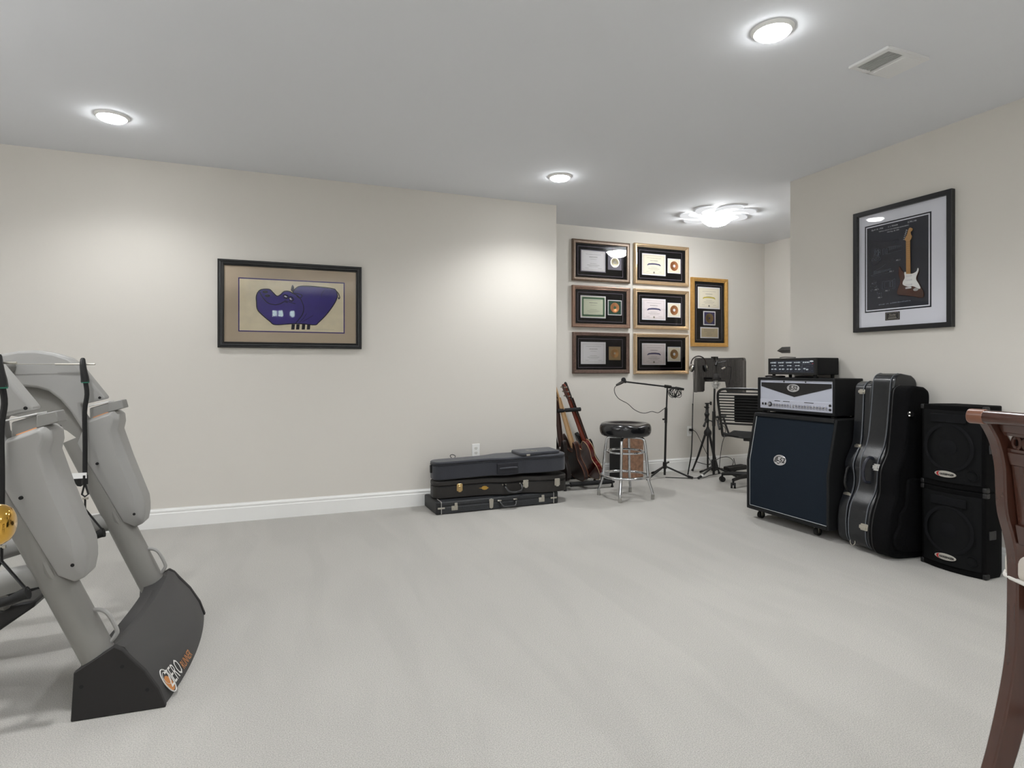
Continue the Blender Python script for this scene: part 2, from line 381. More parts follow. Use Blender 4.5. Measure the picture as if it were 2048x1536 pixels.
def cert_sheet(t, x0, x1, z0, z1, y, paper, outer, ribbon=None, border=None):
    obj('certificate_mat', prism(B(), rect(x0, x1, z0, z1), y, y + 0.003), outer, t)
    p = obj('certificate', sheet(B(), rect(x0 + 0.010, x1 - 0.010, z0 + 0.010, z1 - 0.010), y - 0.0006), paper, t)
    w, h = x1 - x0, z1 - z0; cx = (x0 + x1) / 2
    b2 = B()
    if border is not None:
        ring_sheet(b2, x0 + 0.020, x1 - 0.020, z0 + 0.020, z1 - 0.020, 0.013, y - 0.0012)
        n = 22
        for k in range(n):
            xx = x0 + 0.02 + (w - 0.04) * (k + .5) / n
            for zz in (z0 + 0.0175, z1 - 0.0175, z0 + 0.035, z1 - 0.035): b2.faces.new([b2.verts.new((a, y - 0.0012, b)) for a, b in ellipse(xx, zz, 0.004, 0.004, 6)])
        for k in range(16):
            zz = z0 + 0.02 + (h - 0.04) * (k + .5) / 16
            for xx in (x0 + 0.0175, x1 - 0.0175, x0 + 0.035, x1 - 0.035): b2.faces.new([b2.verts.new((a, y - 0.0012, b)) for a, b in ellipse(xx, zz, 0.004, 0.004, 6)])
        obj('border', b2, border, p)
    else:
        ring_sheet(b2, x0 + 0.020, x1 - 0.020, z0 + 0.020, z1 - 0.020, 0.0015, y - 0.0012)
        ring_sheet(b2, x0 + 0.026, x1 - 0.026, z0 + 0.026, z1 - 0.026, 0.0008, y - 0.0012)
        obj('border', b2, mat('faint_line', (186, 176, 172), 0.7), p)
    rnd = random.Random(int(x0 * 1000) + int(z0 * 777)); b3 = B()
    def words(cz, half, hh):
        x = cx - half
        while x < cx + half:
            l_ = rnd.uniform(0.004, 0.014); b3.faces.new([b3.verts.new((a, y - 0.0014, b)) for a, b in rect(x, min(x + l_, cx + half), cz - hh, cz + hh)]); x += l_ + 0.003
    for fz, fw, hh in ((0.80, 0.30, 0.0013), (0.68, 0.16, 0.0028), (0.58, 0.12, 0.0012), (0.38, 0.14, 0.0013), (0.31, 0.24, 0.0016), (0.25, 0.18, 0.0011)):
        words(z0 + h * fz, w * fw, hh)
    for sx in (-1, 1):
        for q in range(3):
            xx = cx + sx * w * 0.26 + (q - 1) * 0.014; b3.faces.new([b3.verts.new((a, y - 0.0014, b)) for a, b in rect(xx - 0.005, xx + 0.005, z0 + h * 0.165, z0 + h * 0.175)])
    obj('lettering', b3, INK, p, label='faint rows of printed words')
    if ribbon is not None:
        rb = []
        for k in range(11):
            u = -1 + 2 * k / 10; rb.append((cx + u * w * 0.25, z0 + h * 0.50 + 0.006 * (1 - u * u) + 0.0085))
        for k in range(10, -1, -1):
            u = -1 + 2 * k / 10; rb.append((cx + u * w * 0.25, z0 + h * 0.50 + 0.006 * (1 - u * u) - 0.0065))
        b4 = B(); sheet(b4, rb, y - 0.0016)
        for s in (-1, 1): sheet(b4, [(cx + s * w * 0.23, z0 + h * 0.5 + 0.002), (cx + s * w * 0.29, z0 + h * 0.5 - 0.001), (cx + s * w * 0.275, z0 + h * 0.5 - 0.008), (cx + s * w * 0.29, z0 + h * 0.5 - 0.014), (cx + s * w * 0.23, z0 + h * 0.5 - 0.010)], y - 0.0015)
        obj('ribbon', b4, ribbon, p)
        obj('seal', sheet(B(), ellipse(cx, z0 + h * 0.13, 0.012, 0.012, 16), y - 0.0016), mat('seal_grey', (140, 134, 120), 0.5), p)
def disc(t, cx, cz, r, y, m, hub, hub_r=0.3):
    b = B(); Mx = Matrix.Translation((cx, y, cz)) @ Matrix.Rotation(PI / 2, 4, 'X')
    lathe(b, [(r * hub_r, 0.0006), (r * hub_r + 0.002, 0.0016), (r * 0.72, 0.0012), (r * 0.74, 0.0017), (r * 0.98, 0.0015), (r, 0.0)], 40, Mx)
    o = obj('record_disc', b, m, t)
    obj('disc_label', sheet(B(), ellipse(cx, cz, r * hub_r, r * hub_r, 20), y - 0.0004), hub, o)
    return o
DISC_G = mat('gold_disc', (176, 134, 84), 0.33, 0.75, noise=0.12, nscale=25); DISC_S = mat('silver_disc', (176, 168, 144), 0.3, 0.75, noise=0.12, nscale=22)
DISC_C = mat('copper_disc', (200, 138, 92), 0.33, 0.7, noise=0.15, nscale=22)
def award(label, x0, x1, z0, z1, fm, fprof, paper, outer, ribbon, border, dm, sq, sqo, hub, hub_r=0.3, small=False):
    W_, H_ = x1 - x0, z1 - z0
    t = thing('framed_award', label, 'framed award', ((x0 + x1) / 2, YB - 0.001, z0), 0, 'framed disc awards on the alcove wall')
    obj('frame', moulding(W_, H_, fprof), fm, t, sm=25)
    obj('mat_board', box(B(), -W_ / 2 + 0.03, W_ / 2 - 0.03, -0.010, 0.0, 0.03, H_ - 0.03), BMAT, t)
    b = B(); ring_sheet(b, -W_ * 0.40, W_ * 0.385, H_ * 0.145, H_ * 0.845, 0.0028, -0.0108); obj('pin_line', b, LINE, t)
    cert_sheet(t, -W_ * 0.355, W_ * 0.078, H_ * 0.23, H_ * 0.765, -0.0135, paper, outer, ribbon, border)
    sx0, sx1, sz0, sz1 = (W_ * 0.115, W_ * 0.36, H_ * 0.315, H_ * 0.685) if not small else (W_ * 0.135, W_ * 0.345, H_ * 0.33, H_ * 0.66)
    obj('disc_mat', prism(B(), rect(sx0, sx1, sz0, sz1), -0.0135, -0.010), sqo, t)
    e = 0.009 if sqo is not sq else 0.0005
    obj('disc_backing', sheet(B(), rect(sx0 + e, sx1 - e, sz0 + e, sz1 - e), -0.0141), sq, t)
    disc(t, (sx0 + sx1) / 2, (sz0 + sz1) / 2, 0.056 if not small else 0.052, -0.0145, dm, hub, hub_r)
    obj('glass', box(B(), -W_ / 2 + 0.035, W_ / 2 - 0.035, -0.0195, -0.018, 0.035, H_ - 0.035), GLASS, t)
    return t
P_DARK = [(0, 0), (0, 0.028), (0.006, 0.034), (0.014, 0.036), (0.018, 0.032), (0.034, 0.030), (0.040, 0.024), (0.042, 0.016)]
P_SILV = [(0, 0), (0, 0.030), (0.004, 0.038), (0.010, 0.040), (0.013, 0.034), (0.020, 0.034), (0.030, 0.025), (0.034, 0.026), (0.040, 0.020), (0.042, 0.014)]
WOODF = mat('bronze_brown_frame', (116, 98, 82), 0.38, 0.25, noise=0.15, nscale=60, stretch=(1, 1, 1)); WOODF2 = mat('walnut_frame', (96, 76, 66), 0.45, 0.1, noise=0.25, nscale=50)
ROSE = mat('rosy_bronze_frame', (150, 122, 106), 0.3, 0.55, noise=0.1, nscale=50); SILV = mat('champagne_frame', (222, 196, 162), 0.27, 0.75, noise=0.06, nscale=50)
GOLDF = mat('gold_frame', (205, 160, 92), 0.36, 0.6, noise=0.1, nscale=40)
kk = 1.0060
def sc(x0, x1, z0, z1): return x0 * kk, x1 * kk, 1.196 + (z0 - 1.196) * kk, 1.196 + (z1 - 1.196) * kk
award('framed award with silver disc on grey, bronze brown frame, top of left column', *sc(2.985, 3.704, 2.138, 2.584), WOODF, P_DARK, WHITEP, GREYMAT, None, None, DISC_S, GREYMAT, GREYMAT, mat('hub_grey', (150, 145, 130), 0.4), 0.32)
award('framed award with green bordered certificate and copper disc on green', *sc(2.985, 3.704, 1.637, 2.087), ROSE, P_SILV, mat('pale_green_paper', (222, 226, 202), 0.7), WHITEP, None, mat('green_border', (58, 102, 70), 0.7), DISC_C, mat('green_mat', (34, 72, 52), 0.8), WHITEP, MATS['green_border'])
award('framed award in walnut brown frame with small square gold disc, bottom left', *sc(2.991, 3.698, 1.136, 1.584), WOODF2, P_DARK, WHITEP, WHITEP, None, None, DISC_G, mat('gold_backing', (158, 134, 96), 0.4, 0.5), MATS['gold_backing'], mat('hub_pale', (200, 188, 160), 0.4), 0.24, True)
for lab, z0, z1, dm_ in (('champagne framed award with blue ribbon certificate, top of right column', 2.144, 2.599, DISC_C), ('champagne framed award with blue ribbon certificate, middle of right column', 1.638, 2.088, DISC_C), ('champagne framed award with blue ribbon certificate, bottom of right column', 1.126, 1.584, DISC_G)):
    award(lab, *sc(3.763, 4.499, z0, z1), SILV, P_SILV, CREAM if 'top' in lab else PINKP, WHITEP, NAVY, None, dm_, CREAM, WHITEP, WHITEP, 0.3)
# tall award
x0, x1, z0, z1 = sc(4.542, 5.069, 1.448, 2.257); W_, H_ = x1 - x0, z1 - z0
t = thing('framed_award', 'tall gold framed award with yellow ribbon certificate, disc and plaque', 'framed award', ((x0 + x1) / 2, YB - 0.001, z0), 0, 'framed disc awards on the alcove wall')
obj('frame', moulding(W_, H_, [(0, 0), (0, 0.034), (0.004, 0.04), (0.026, 0.04), (0.03, 0.034), (0.044, 0.028), (0.047, 0.014)]), GOLDF, t, sm=25)
obj('mat_board', box(B(), -W_ / 2 + 0.03, W_ / 2 - 0.03, -0.010, 0, 0.03, H_ - 0.03), BMAT, t)
b = B(); ring_sheet(b, -W_ * 0.355, W_ * 0.355, H_ * 0.095, H_ * 0.90, 0.0028, -0.0108); obj('pin_line', b, LINE, t)
cert_sheet(t, -W_ * 0.31, W_ * 0.30, H_ * 0.555, H_ * 0.87, -0.0135, CREAM, WHITEP, mat('yellow_ribbon', (196, 176, 60), 0.6), None)
obj('disc_mat', prism(B(), rect(-W_ * 0.16, W_ * 0.175, H_ * 0.315, H_ * 0.52), -0.0135, -0.010), WHITEP, t)
obj('disc_backing', sheet(B(), rect(-W_ * 0.16 + .012, W_ * 0.175 - .012, H_ * 0.315 + .012, H_ * 0.52 - .012), -0.0141), mat('indigo_mat', (48, 40, 84), 0.8), t)
disc(t, W_ * 0.0075, H_ * 0.4175, 0.058, -0.0145, mat('bronze_disc', (128, 104, 66), 0.3, 0.8), MATS['indigo_mat'], 0.2)
obj('plaque_mat', prism(B(), rect(-W_ * 0.24, W_ * 0.265, H_ * 0.125, H_ * 0.285), -0.0135, -0.010), WHITEP, t)
p = obj('plaque', sheet(B(), rect(-W_ * 0.24 + .014, W_ * 0.265 - .014, H_ * 0.125 + .014, H_ * 0.285 - .014), -0.0141), mat('plaque_gold', (200, 184, 150), 0.35, 0.4), t)
b = B()
for q, (fz, hw) in enumerate(((0.245, 0.08), (0.225, 0.075), (0.205, 0.03), (0.185, 0.05), (0.168, 0.04))):
    for s in range(6): xx = -hw + 2 * hw * s / 6; b.faces.new([b.verts.new((a, -0.0148, c)) for a, c in rect(xx, xx + hw / 3.6, H_ * fz - .002, H_ * fz + .003 - .002 * (q > 0))])
obj('lettering', b, INK, p)
obj('glass', box(B(), -W_ / 2 + 0.04, W_ / 2 - 0.04, -0.0215, -0.020, 0.04, H_ - 0.04), GLASS, t)

# hippo picture
BLUEP = mat('violet_blue_ink', (58, 44, 138), 0.75, noise=0.12, nscale=14); OUTL = mat('dark_outline', (14, 11, 34), 0.7)
PAPER = mat('crinkled_rice_paper', (240, 228, 200), 0.8, noise=0.05, nscale=14, bump=0.5, bscale=30)
W_, H_ = 1.084, 0.683
t = thing('framed_hippo_picture', 'black framed picture of a violet blue hippo on the long wall', 'picture', (0.150, YA - 0.001, 1.354), 0)
obj('frame', moulding(W_, H_, [(0, 0), (0, 0.026), (0.006, 0.032), (0.014, 0.032), (0.020, 0.026), (0.030, 0.024), (0.038, 0.028), (0.043, 0.024), (0.046, 0.014)]), mat('satin_black_frame', (16, 16, 18), 0.28), t, sm=25)
obj('mat_board', box(B(), -W_ / 2 + 0.035, W_ / 2 - 0.035, -0.010, 0, 0.035, H_ - 0.035), mat('tan_matboard', (206, 189, 166), 0.85, bump=0.2, bscale=400), t)
ax0, ax1, az0, az1 = -0.397, 0.405, 0.127, 0.548
obj('inner_mat', prism(B(), rect(ax0, ax1, az0, az1), -0.0115, -0.010), mat('indigo_edge', (52, 38, 120), 0.7), t)
obj('art_paper', sheet(B(), rect(ax0 + .008, ax1 - .008, az0 + .008, az1 - .008), -0.0120), PAPER, t)
def hp(u, v):   # zoomed picture coordinates (2048x1422 crop) -> frame metres; four-corner perspective undone bilinearly
    a = (u - 198) / (1840 - 198); top = 210 + (305 - 210) * a; bot = 1220 + (1240 - 1220) * a
    q = (v - top) / (bot - top)
    d0, d1 = 1.0, 1.122 # depth ratio across the picture
    a = a / (a + (1 - a) * (1.0 / d1)) if False else a * d1 / (a * d1 + (1 - a) * d0)
    a = 0.5 * ((u - 198) / (1840 - 198)) + 0.5 * a
    return (-W_ / 2 + a * W_, H_ - q * H_)
def poly2(pts, k=4): return [(p.x, p.z) for p in smooth([(hp(*q)[0], 0, hp(*q)[1]) for q in pts], k, True)]
body = [(595, 640), (612, 590), (650, 558), (735, 555), (775, 590), (820, 632), (860, 615), (895, 582), (935, 575), (975, 585), (1000, 600), (1005, 572), (1065, 523), (1180, 518), (1330, 530), (1480, 548), (1512, 568), (1530, 610), (1528, 650), (1490, 725), (1400, 840), (1300, 935), (1255, 962), (1100, 950), (980, 950), (800, 960), (740, 920), (650, 840), (605, 780), (597, 700)]
obj('hippo_print', sheet(B(), poly2(body), -0.0126), BLUEP, t)
b = B(); tube(b, [(x, -0.0120, z) for x, z in poly2(body)], 0.0040, 6, closed=True)
def stroke(pts, r=0.0016, k=5): tube(b, [(p.x, -0.0126, p.z) for p in smooth([(hp(*q)[0], 0, hp(*q)[1]) for q in pts], k)], r * 1.7, 6)
stroke([(630, 585), (665, 650), (720, 710), (800, 732), (860, 718), (905, 695), (940, 710)], 0.002)
stroke([(1000, 600), (1060, 635), (1100, 690), (1125, 770), (1105, 850), (1030, 945)], 0.0018)
stroke([(1010, 600), (1060, 605), (1105, 625), (1080, 655), (1040, 630)], 0.002); stroke([(1120, 800), (1100, 860), (1050, 925)], 0.001); stroke([(1160, 830), (1110, 900), (1070, 935)], 0.001)
stroke([(1240, 850), (1180, 885), (1110, 925)], 0.001); stroke([(1380, 555), (1340, 600), (1335, 650)], 0.0009)
stroke([(1512, 568), (1545, 605), (1560, 650), (1548, 665), (1545, 645)], 0.0022)
stroke([(885, 640), (905, 620), (940, 630), (930, 660), (895, 650)], 0.0024); stroke([(950, 660), (975, 640), (1005, 665), (990, 690), (955, 680)], 0.0024); stroke([(905, 680), (960, 700), (1030, 720)], 0.0014)
for (u, v) in ((690, 585), (715, 630)): stroke([(u - 25, v), (u, v - 8), (u + 25, v), (u, v + 8), (u - 25, v)], 0.003)
obj('hippo_outline', b, OUTL, t)
b = B()
for u in (985, 1040, 1105, 1165):
    sheet(b, [hp(*q) for q in ((u, 955), (u + 38, 955), (u + 32, 1015), (u - 5, 1015))], -0.0127)
sheet(b, [hp(*q) for q in ((975, 565), (985, 520), (995, 500), (1012, 530), (1015, 560), (995, 585))], -0.0128)
obj('hippo_legs_and_ear', b, OUTL, t)
b = B(); sheet(b, [hp(*q) for q in ((898, 630), (915, 628), (938, 645), (915, 645))], -0.0172); sheet(b, [hp(*q) for q in ((958, 655), (975, 652), (990, 678), (970, 675))], -0.0172)
obj('hippo_eyes', b, WHITEP, t)
b = B()
for k in range(14): x, z = hp(1230 + k * 19, 1012 + k * 0.6); b.faces.new([b.verts.new((a, -0.0124, c)) for a, c in rect(x, x + 0.006, z, z + 0.0016)])
obj('pencil_signature', b, INK, t)
obj('glass', box(B(), -W_ / 2 + 0.038, W_ / 2 - 0.038, -0.0215, -0.020, 0.038, H_ - 0.038), GLASS, t)

# guitar shadow-box poster on right wall ; local x -> world -Y
W_, H_ = 0.690, 0.868
PB = mat('poster_black', (42, 44, 55), 0.6, noise=0.1, nscale=5); WM = mat('white_matboard', (240, 241, 250), 0.8)
t = thing('guitar_shadow_box', 'black framed guitar patent poster with miniature sunburst guitar, right wall', 'picture', (XR - 0.001, 2.832, 1.455), -PI / 2)
obj('frame', moulding(W_, H_, [(0, 0), (0, 0.034), (0.002, 0.036), (0.030, 0.036), (0.032, 0.034), (0.032, 0.010)]), mat('matt_black_frame', (20, 20, 24), 0.35), t, sm=25)
obj('mat_board', box(B(), -W_ / 2 + 0.03, W_ / 2 - 0.03, -0.010, 0, 0.03, H_ - 0.03), WM, t)
def gp(u, v):   # zoom crop (1152x1536) -> metres, undoing the wall perspective
    a = (u - 100) / (1055 - 100); top = 318 - 243 * a; bot = 1455 - 47 * a
    q = (v - top) / (bot - top); r_ = 1.174   # far/near depth ratio
    a2 = a / (a + (1 - a) * r_)
    a2 = a * 1.0 / (a + r_ * (1 - a)) * 1.0
    a2 = a * 1.0 / (1 + 0 * a) if False else (a * (1 / r_) / (a * (1 / r_) + (1 - a)) )
    return (-W_ / 2 + (a2) * W_, H_ - q * H_)
q0 = gp(225, 1250); q1 = gp(885, 268)
obj('inner_mat', prism(B(), rect(q0[0], q1[0], 0.138, 0.760), -0.0115, -0.010), mat('black_core', (30, 32, 44), 0.7), t)
obj('inner_mat', prism(B(), rect(q0[0] + .009, q1[0] - .009, 0.147, 0.751), -0.0121, -0.0115), WM, t)
obj('poster', sheet(B(), rect(q0[0] + .017, q1[0] - .017, 0.155, 0.743), -0.0125), PB, t)
LN = mat('poster_line_grey', (158, 168, 184), 0.6); LNF = mat('poster_line_faint', (92, 97, 106), 0.6); LNW = mat('poster_text_white', (225, 228, 236), 0.6)
b = B()
def st2(b, pts, r=0.0009, k=4, y=-0.0128):
    tube(b, [(p.x, y, p.z) for p in smooth([(gp(*q)[0], 0, gp(*q)[1]) for q in pts], k)], r * 1.35, 4, flat=0.3)
st2(b, [(600, 545), (540, 555), (450, 575), (380, 560), (310, 585), (285, 640), (290, 720), (310, 780), (345, 795), (390, 770), (430, 740), (500, 745), (550, 725), (545, 745), (500, 760)], 0.0013)
st2(b, [(600, 545), (600, 555), (560, 575), (545, 610)], 0.0013)
obj('faint_drawing', b, LNF, t)
b = B(); rnd = random.Random(3)
for k in range(13): u = 500 + k * 10; st2(b, [(u, 655 - k * 3.0), (u, 615 - k * 1.2), ], 0.0012, 1)
st2(b, [(480, 690), (560, 665), (625, 650)], 0.0012); st2(b, [(480, 625), (560, 612), (625, 605)], 0.0012)
for u, v, w, h in ((345, 640, 45, 60), (435, 640, 16, 50), (385, 650, 20, 45), (465, 640, 16, 45)): st2(b, [(u, v), (u + w, v - 5), (u + w, v + h), (u, v + h + 5), (u, v)], 0.0015, 1)
for k in range(26):
    u, v = rnd.uniform(335, 400), rnd.uniform(640, 700); st2(b, [(u, v), (u + rnd.uniform(-6, 8), v + rnd.uniform(8, 24))], 0.0012, 1)
for c_ in ((325, 745), (360, 740), (400, 735)): st2(b, [(c_[0] - 14, c_[1] + 10), (c_[0], c_[1] - 14), (c_[0] + 14, c_[1] - 4), (c_[0] - 4, c_[1] + 16), (c_[0] - 14, c_[1] + 10)], 0.0012, 3)
st2(b, [(300, 900), (520, 830), (500, 870), (310, 905), (300, 900)], 0.0013, 1); st2(b, [(330, 860), (400, 830), (465, 785)], 0.0012)
for k in range(20): u = 330 + k * 9; st2(b, [(u, 895 - k * 2.4), (u + 4, 860 - k * 1.6)], 0.0012, 1)
for k in range(30):
    u, v = rnd.uniform(295, 375), rnd.uniform(945, 1045); st2(b, [(u, v), (u + rnd.uniform(-16, 16), v + rnd.uniform(-8, 16))], 0.0011, 1)
for u, v, w, h in ((430, 955, 110, 75), (455, 962, 50, 55), (515, 960, 20, 50), (540, 940, 20, 90)): st2(b, [(u, v), (u + w, v - 12), (u + w, v + h - 5), (u, v + h), (u, v)], 0.0013, 1)
for k in range(12):
    u, v = rnd.uniform(375, 425), rnd.uniform(1062, 1095); st2(b, [(u, v), (u + rnd.uniform(-14, 14), v + rnd.uniform(-10, 10))], 0.0013, 1)
obj('patent_drawing', b, LN, t)
def ptxt(s, u, v, size, m=LNW, **k):
    x, z = gp(u, v); return text('lettering', s, size, m, t, FR(x, -0.0128, z), 0.0001, **k)
ptxt('April 10, 1956', 370, 450, 0.0155, ital=0.3); ptxt('2,741,146', 722, 372, 0.0155, ital=0.2); ptxt('C. L. FENDER', 540, 413, 0.0125)
ptxt('TREMOLO DEVICE FOR STRINGED INSTRUMENTS', 545, 440, 0.0098); ptxt('Filed Aug. 30, 1954', 540, 463, 0.011, ital=0.3)
for u, v in ((590, 748), (525, 857), (365, 1036), (480, 1046), (400, 1112)): ptxt('FIG. %d' % (1 + (u * 7) % 5), u, v, 0.0125, ital=0.4)
b = B(); rnd = random.Random(9)
for k in range(24):
    if k in (5, 8): continue
    x, z = gp(395 + k * 13.4, 1182 - k * 1.7); box(b, x - 0.0028, x + rnd.uniform(0.0, 0.0026), -0.0131, -0.0127, z - 0.004, z + rnd.uniform(0.001, 0.004))
obj('lettering', b, LN, t)
# miniature guitar
def pl(pts, k=4): return [(p.x, p.z) for p in smooth([(gp(*q)[0], 0, gp(*q)[1]) for q in pts], k, True)]
mg = obj('miniature_guitar', prism(B(), pl([(612, 810), (640, 850), (680, 880), (760, 870), (785, 830), (790, 870), (772, 930), (800, 1000), (830, 1070), (820, 1120), (740, 1105), (660, 1095), (600, 1085), (592, 1050), (620, 960), (606, 890)]), -0.024, -0.013), mat('sunburst_brown', (72, 34, 22), 0.2, noise=0.35, nscale=9, coat=0.6), t, bevel=0.002)
obj('pickguard', prism(B(), pl([(665, 865), (720, 885), (770, 865), (783, 830), (792, 850), (768, 930), (790, 980), (806, 1020), (795, 1032), (740, 1005), (700, 1010), (652, 990), (650, 960), (668, 920)]), -0.0255, -0.024), PLASTIC_W, mg)
b = B()
for v, w in ((905, 26), (945, 28), (990, 30)): x, z = gp(705, v); box(b, x - w * 0.0007, x + w * 0.0007, -0.0275, -0.0255, z - 0.0045, z + 0.0045)
x, z = gp(703, 1022); box(b, x - 0.02, x + 0.02, -0.028, -0.0255, z - 0.004, z + 0.006); obj('pickups', b, WHITEP, mg)
x, z = gp(768, 1038); obj('jack_plate', prism(B(), ellipse(x, z, 0.018, 0.010, 14), -0.0265, -0.0245), CHROME, mg)
NK = mat('maple_neck', (196, 148, 84), 0.35, coat=0.4)
a_, b_ = gp(682, 885), gp(720, 885); c_, d_ = gp(716, 560), gp(680, 560)
obj('neck', prism(B(), [a_, b_, c_, d_], -0.028, -0.022), NK, mg, bevel=0.001)
obj('headstock', prism(B(), pl([(680, 560), (668, 548), (690, 500), (700, 460), (715, 435), (740, 445), (735, 465), (722, 478), (725, 505), (733, 520), (716, 560)], 3), -0.027, -0.023), NK, mg)
b = B()
for k in range(6): x, z = gp(693 - k * 5, 458 + k * 18); box(b, x - 0.010, x, -0.027, -0.024, z - 0.002, z + 0.002)
obj('tuners', b, CHROME, mg)
b = B()
for k in range(20):
    v = 575 + 300 * (1 - (1 - k / 20) ** 1.5); x, z = gp(699, v); box(b, x - 0.0115, x + 0.0115, -0.0284, -0.0278, z - 0.0006, z + 0.0006)
obj('frets', b, mat('fret_brown', (120, 84, 46), 0.4), mg)
x, z = gp(533, 1292)
p = obj('name_plaque', prism(B(), rect(x - 0.052, x + 0.052, z - 0.028, z + 0.028), -0.012, -0.010), mat('plaque_black', (34, 30, 34), 0.35), t)
obj('plaque_rim', ring_sheet(B(), x - 0.045, x + 0.045, z - 0.0225, z + 0.0225, 0.0015, -0.0123), NICKEL, p)
text('lettering', 'Fender', 0.018, NICKEL, p, FR(x, -0.0123, z + 0.008), 0.0001, ital=0.35); text('lettering', 'STRATOCASTER', 0.0075, NICKEL, p, FR(x, -0.0123, z - 0.004), 0.0001)
obj('plaque_bars', box(B(), x - 0.03, x + 0.03, -0.0126, -0.0121, z - 0.015, z - 0.0115), NICKEL, p)
obj('glass', box(B(), -W_ / 2 + 0.032, W_ / 2 - 0.032, -0.0335, -0.032, 0.032, H_ - 0.032), GLASS, t)

# ------------------------------------------------------------------ guitar case outlines (s along the length from the lower end, w half width)
def case_outline(L, neck=0.10, up=0.150, waist=0.136, low=0.205, head=0.105, k=4):
    half = [(0.0, low * 0.35), (0.012, low * 0.70), (0.05, low * 0.90), (0.12, low * 0.99), (0.17, low), (0.24, low * 0.95), (0.31, waist * 1.10), (0.36, waist), (0.41, waist * 1.02), (0.47, up), (0.51, up * 0.95), (0.56, up * 0.78), (0.61, neck * 1.05), (0.68, neck), (0.85, (neck + head) / 2), (0.94, head), (0.98, head * 0.85), (1.0, head * 0.45)]
    up_ = smooth([(s * L, w, 0) for s, w in half], k)
    pts = [(p.x, p.y) for p in up_]
    return pts + [(s, -w) for s, w in pts[::-1]]
def band(bm, outline, h, r, M=None, plane='z'):
    pts = []
    for s, w in outline:
        v = Vector((s, w, h)) if plane == 'z' else Vector((w, h, s))
        pts.append(M @ v if M is not None else v)
    return tube(bm, pts, r, 6, closed=True)
def offs(outline, d):      # push an outline outwards by d
    n = len(outline); out = []
    for i in range(n):
        a = Vector(outline[i - 1]); b_ = Vector(outline[(i + 1) % n]); t_ = (b_ - a)
        if t_.length < 1e-9: out.append(outline[i]); continue
        t_.normalize(); nn = Vector((-t_.y, t_.x)); out.append((outline[i][0] + nn.x * d, outline[i][1] + nn.y * d))
    return out

# --- rectangular electric case on the floor
LEATH = mat('textured_black_vinyl', (44, 46, 49), 0.45, noise=0.2, nscale=120, bump=0.9, bscale=160)
c = thing('guitar_case', 'flat rectangular black vinyl guitar case on the carpet, bottom of the stack', 'guitar case', (1.235, 4.765, 0.0), math.radians(1.6), 'guitar cases stacked against the long wall')
L_, D_, Z_ = 1.11, 0.355, 0.102
obj('case_body', box(B(), 0.0, L_, 0, D_, 0.004, 0.060), LEATH, c, bevel=0.008)
obj('lid', box(B(), 0.0, L_, 0, D_, 0.064, Z_), LEATH, c, bevel=0.010)
obj('seam', box(B(), 0.003, L_ - 0.003, 0.003, D_ - 0.003, 0.055, 0.068), mat('dim_trim', (52, 53, 56), 0.4, 0.5), c)
WS = mat('white_piping', (200, 198, 192), 0.5)
for x in (0.042, L_ - 0.042):
    e = obj('end_cap', box(B(), (x - 0.044) if x < 0.5 else x, x if x < 0.5 else x + 0.044, -0.002, D_ + 0.002, 0.003, Z_ + 0.002), mat('cap_vinyl', (26, 27, 28), 0.5, bump=0.6, bscale=200), c, bevel=0.008)
    obj('piping', tube(B(), [(x, -0.003, 0.004), (x, -0.003, Z_ - 0.006), (x, 0.006, Z_ + 0.003), (x, D_ - 0.006, Z_ + 0.003), (x, D_ + 0.003, Z_ - 0.006), (x, D_ + 0.003, 0.004)], 0.0024, 6), WS, e)
    obj('clasp_plate', box(B(), x - 0.03, x + 0.03, -0.0045, -0.001, 0.046, 0.060), NICKEL, e, bevel=0.002)
def latch(par, M, name='latch', s=1.0, m=NICKEL):
    bm = B(); prism(bm, rrect(-0.022 * s, 0.022 * s, -0.028 * s, 0.026 * s, 0.006 * s), -0.004, 0.0, 'y', M); prism(bm, rrect(-0.012 * s, 0.012 * s, -0.034 * s, 0.012 * s, 0.005 * s), -0.010, -0.003, 'y', M)
    prism(bm, ellipse(0, 0.016 * s, 0.008 * s, 0.008 * s, 14), -0.0085, -0.003, 'y', M)
    return obj(name, bm, m, par, bevel=0.0008, seg=1)
for x, s_ in ((0.16, 1.0), (0.955, 0.9)):
    bm = B(); box(bm, x - 0.032, x + 0.022, -0.005, 0, 0.028, 0.066); box(bm, x - 0.006, x + 0.018, -0.009, -0.001, 0.052, 0.088); prism(bm, ellipse(x - 0.014, 0.044, 0.010, 0.009, 14), -0.009, -0.004)
    obj('latch', bm, NICKEL, c, bevel=0.001, seg=1)
bm = B(); prism(bm, [(0.462, 0.02), (0.478, 0.012), (0.494, 0.02), (0.498, 0.09), (0.478, 0.097), (0.458, 0.09)], -0.006, 0.0); obj('latch', bm, NICKEL, c, bevel=0.0015, seg=1)
def handle(par, xs, z, depth, drop, m=BLACK, r=0.010):
    x0, x1 = xs
    h = obj('handle', tube(B(), smooth([(x0, -0.004, z), (x0 + 0.004, -depth * 0.6, z - drop * 0.45), (x0 + 0.02, -depth, z - drop), ((x0 + x1) / 2, -depth * 1.05, z - drop * 1.06), (x1 - 0.02, -depth, z - drop), (x1 - 0.004, -depth * 0.6, z - drop * 0.45), (x1, -0.004, z)], 4), r, 8, flat=0.7), m, par)
    for x in xs: obj('handle_ring', box(B(), x - 0.022, x + 0.014, -0.012, 0.0, z - 0.004, z + 0.010), NICKEL, h, bevel=0.004)
    return h
handle(c, (0.555, 0.70), 0.070, 0.045, 0.042)

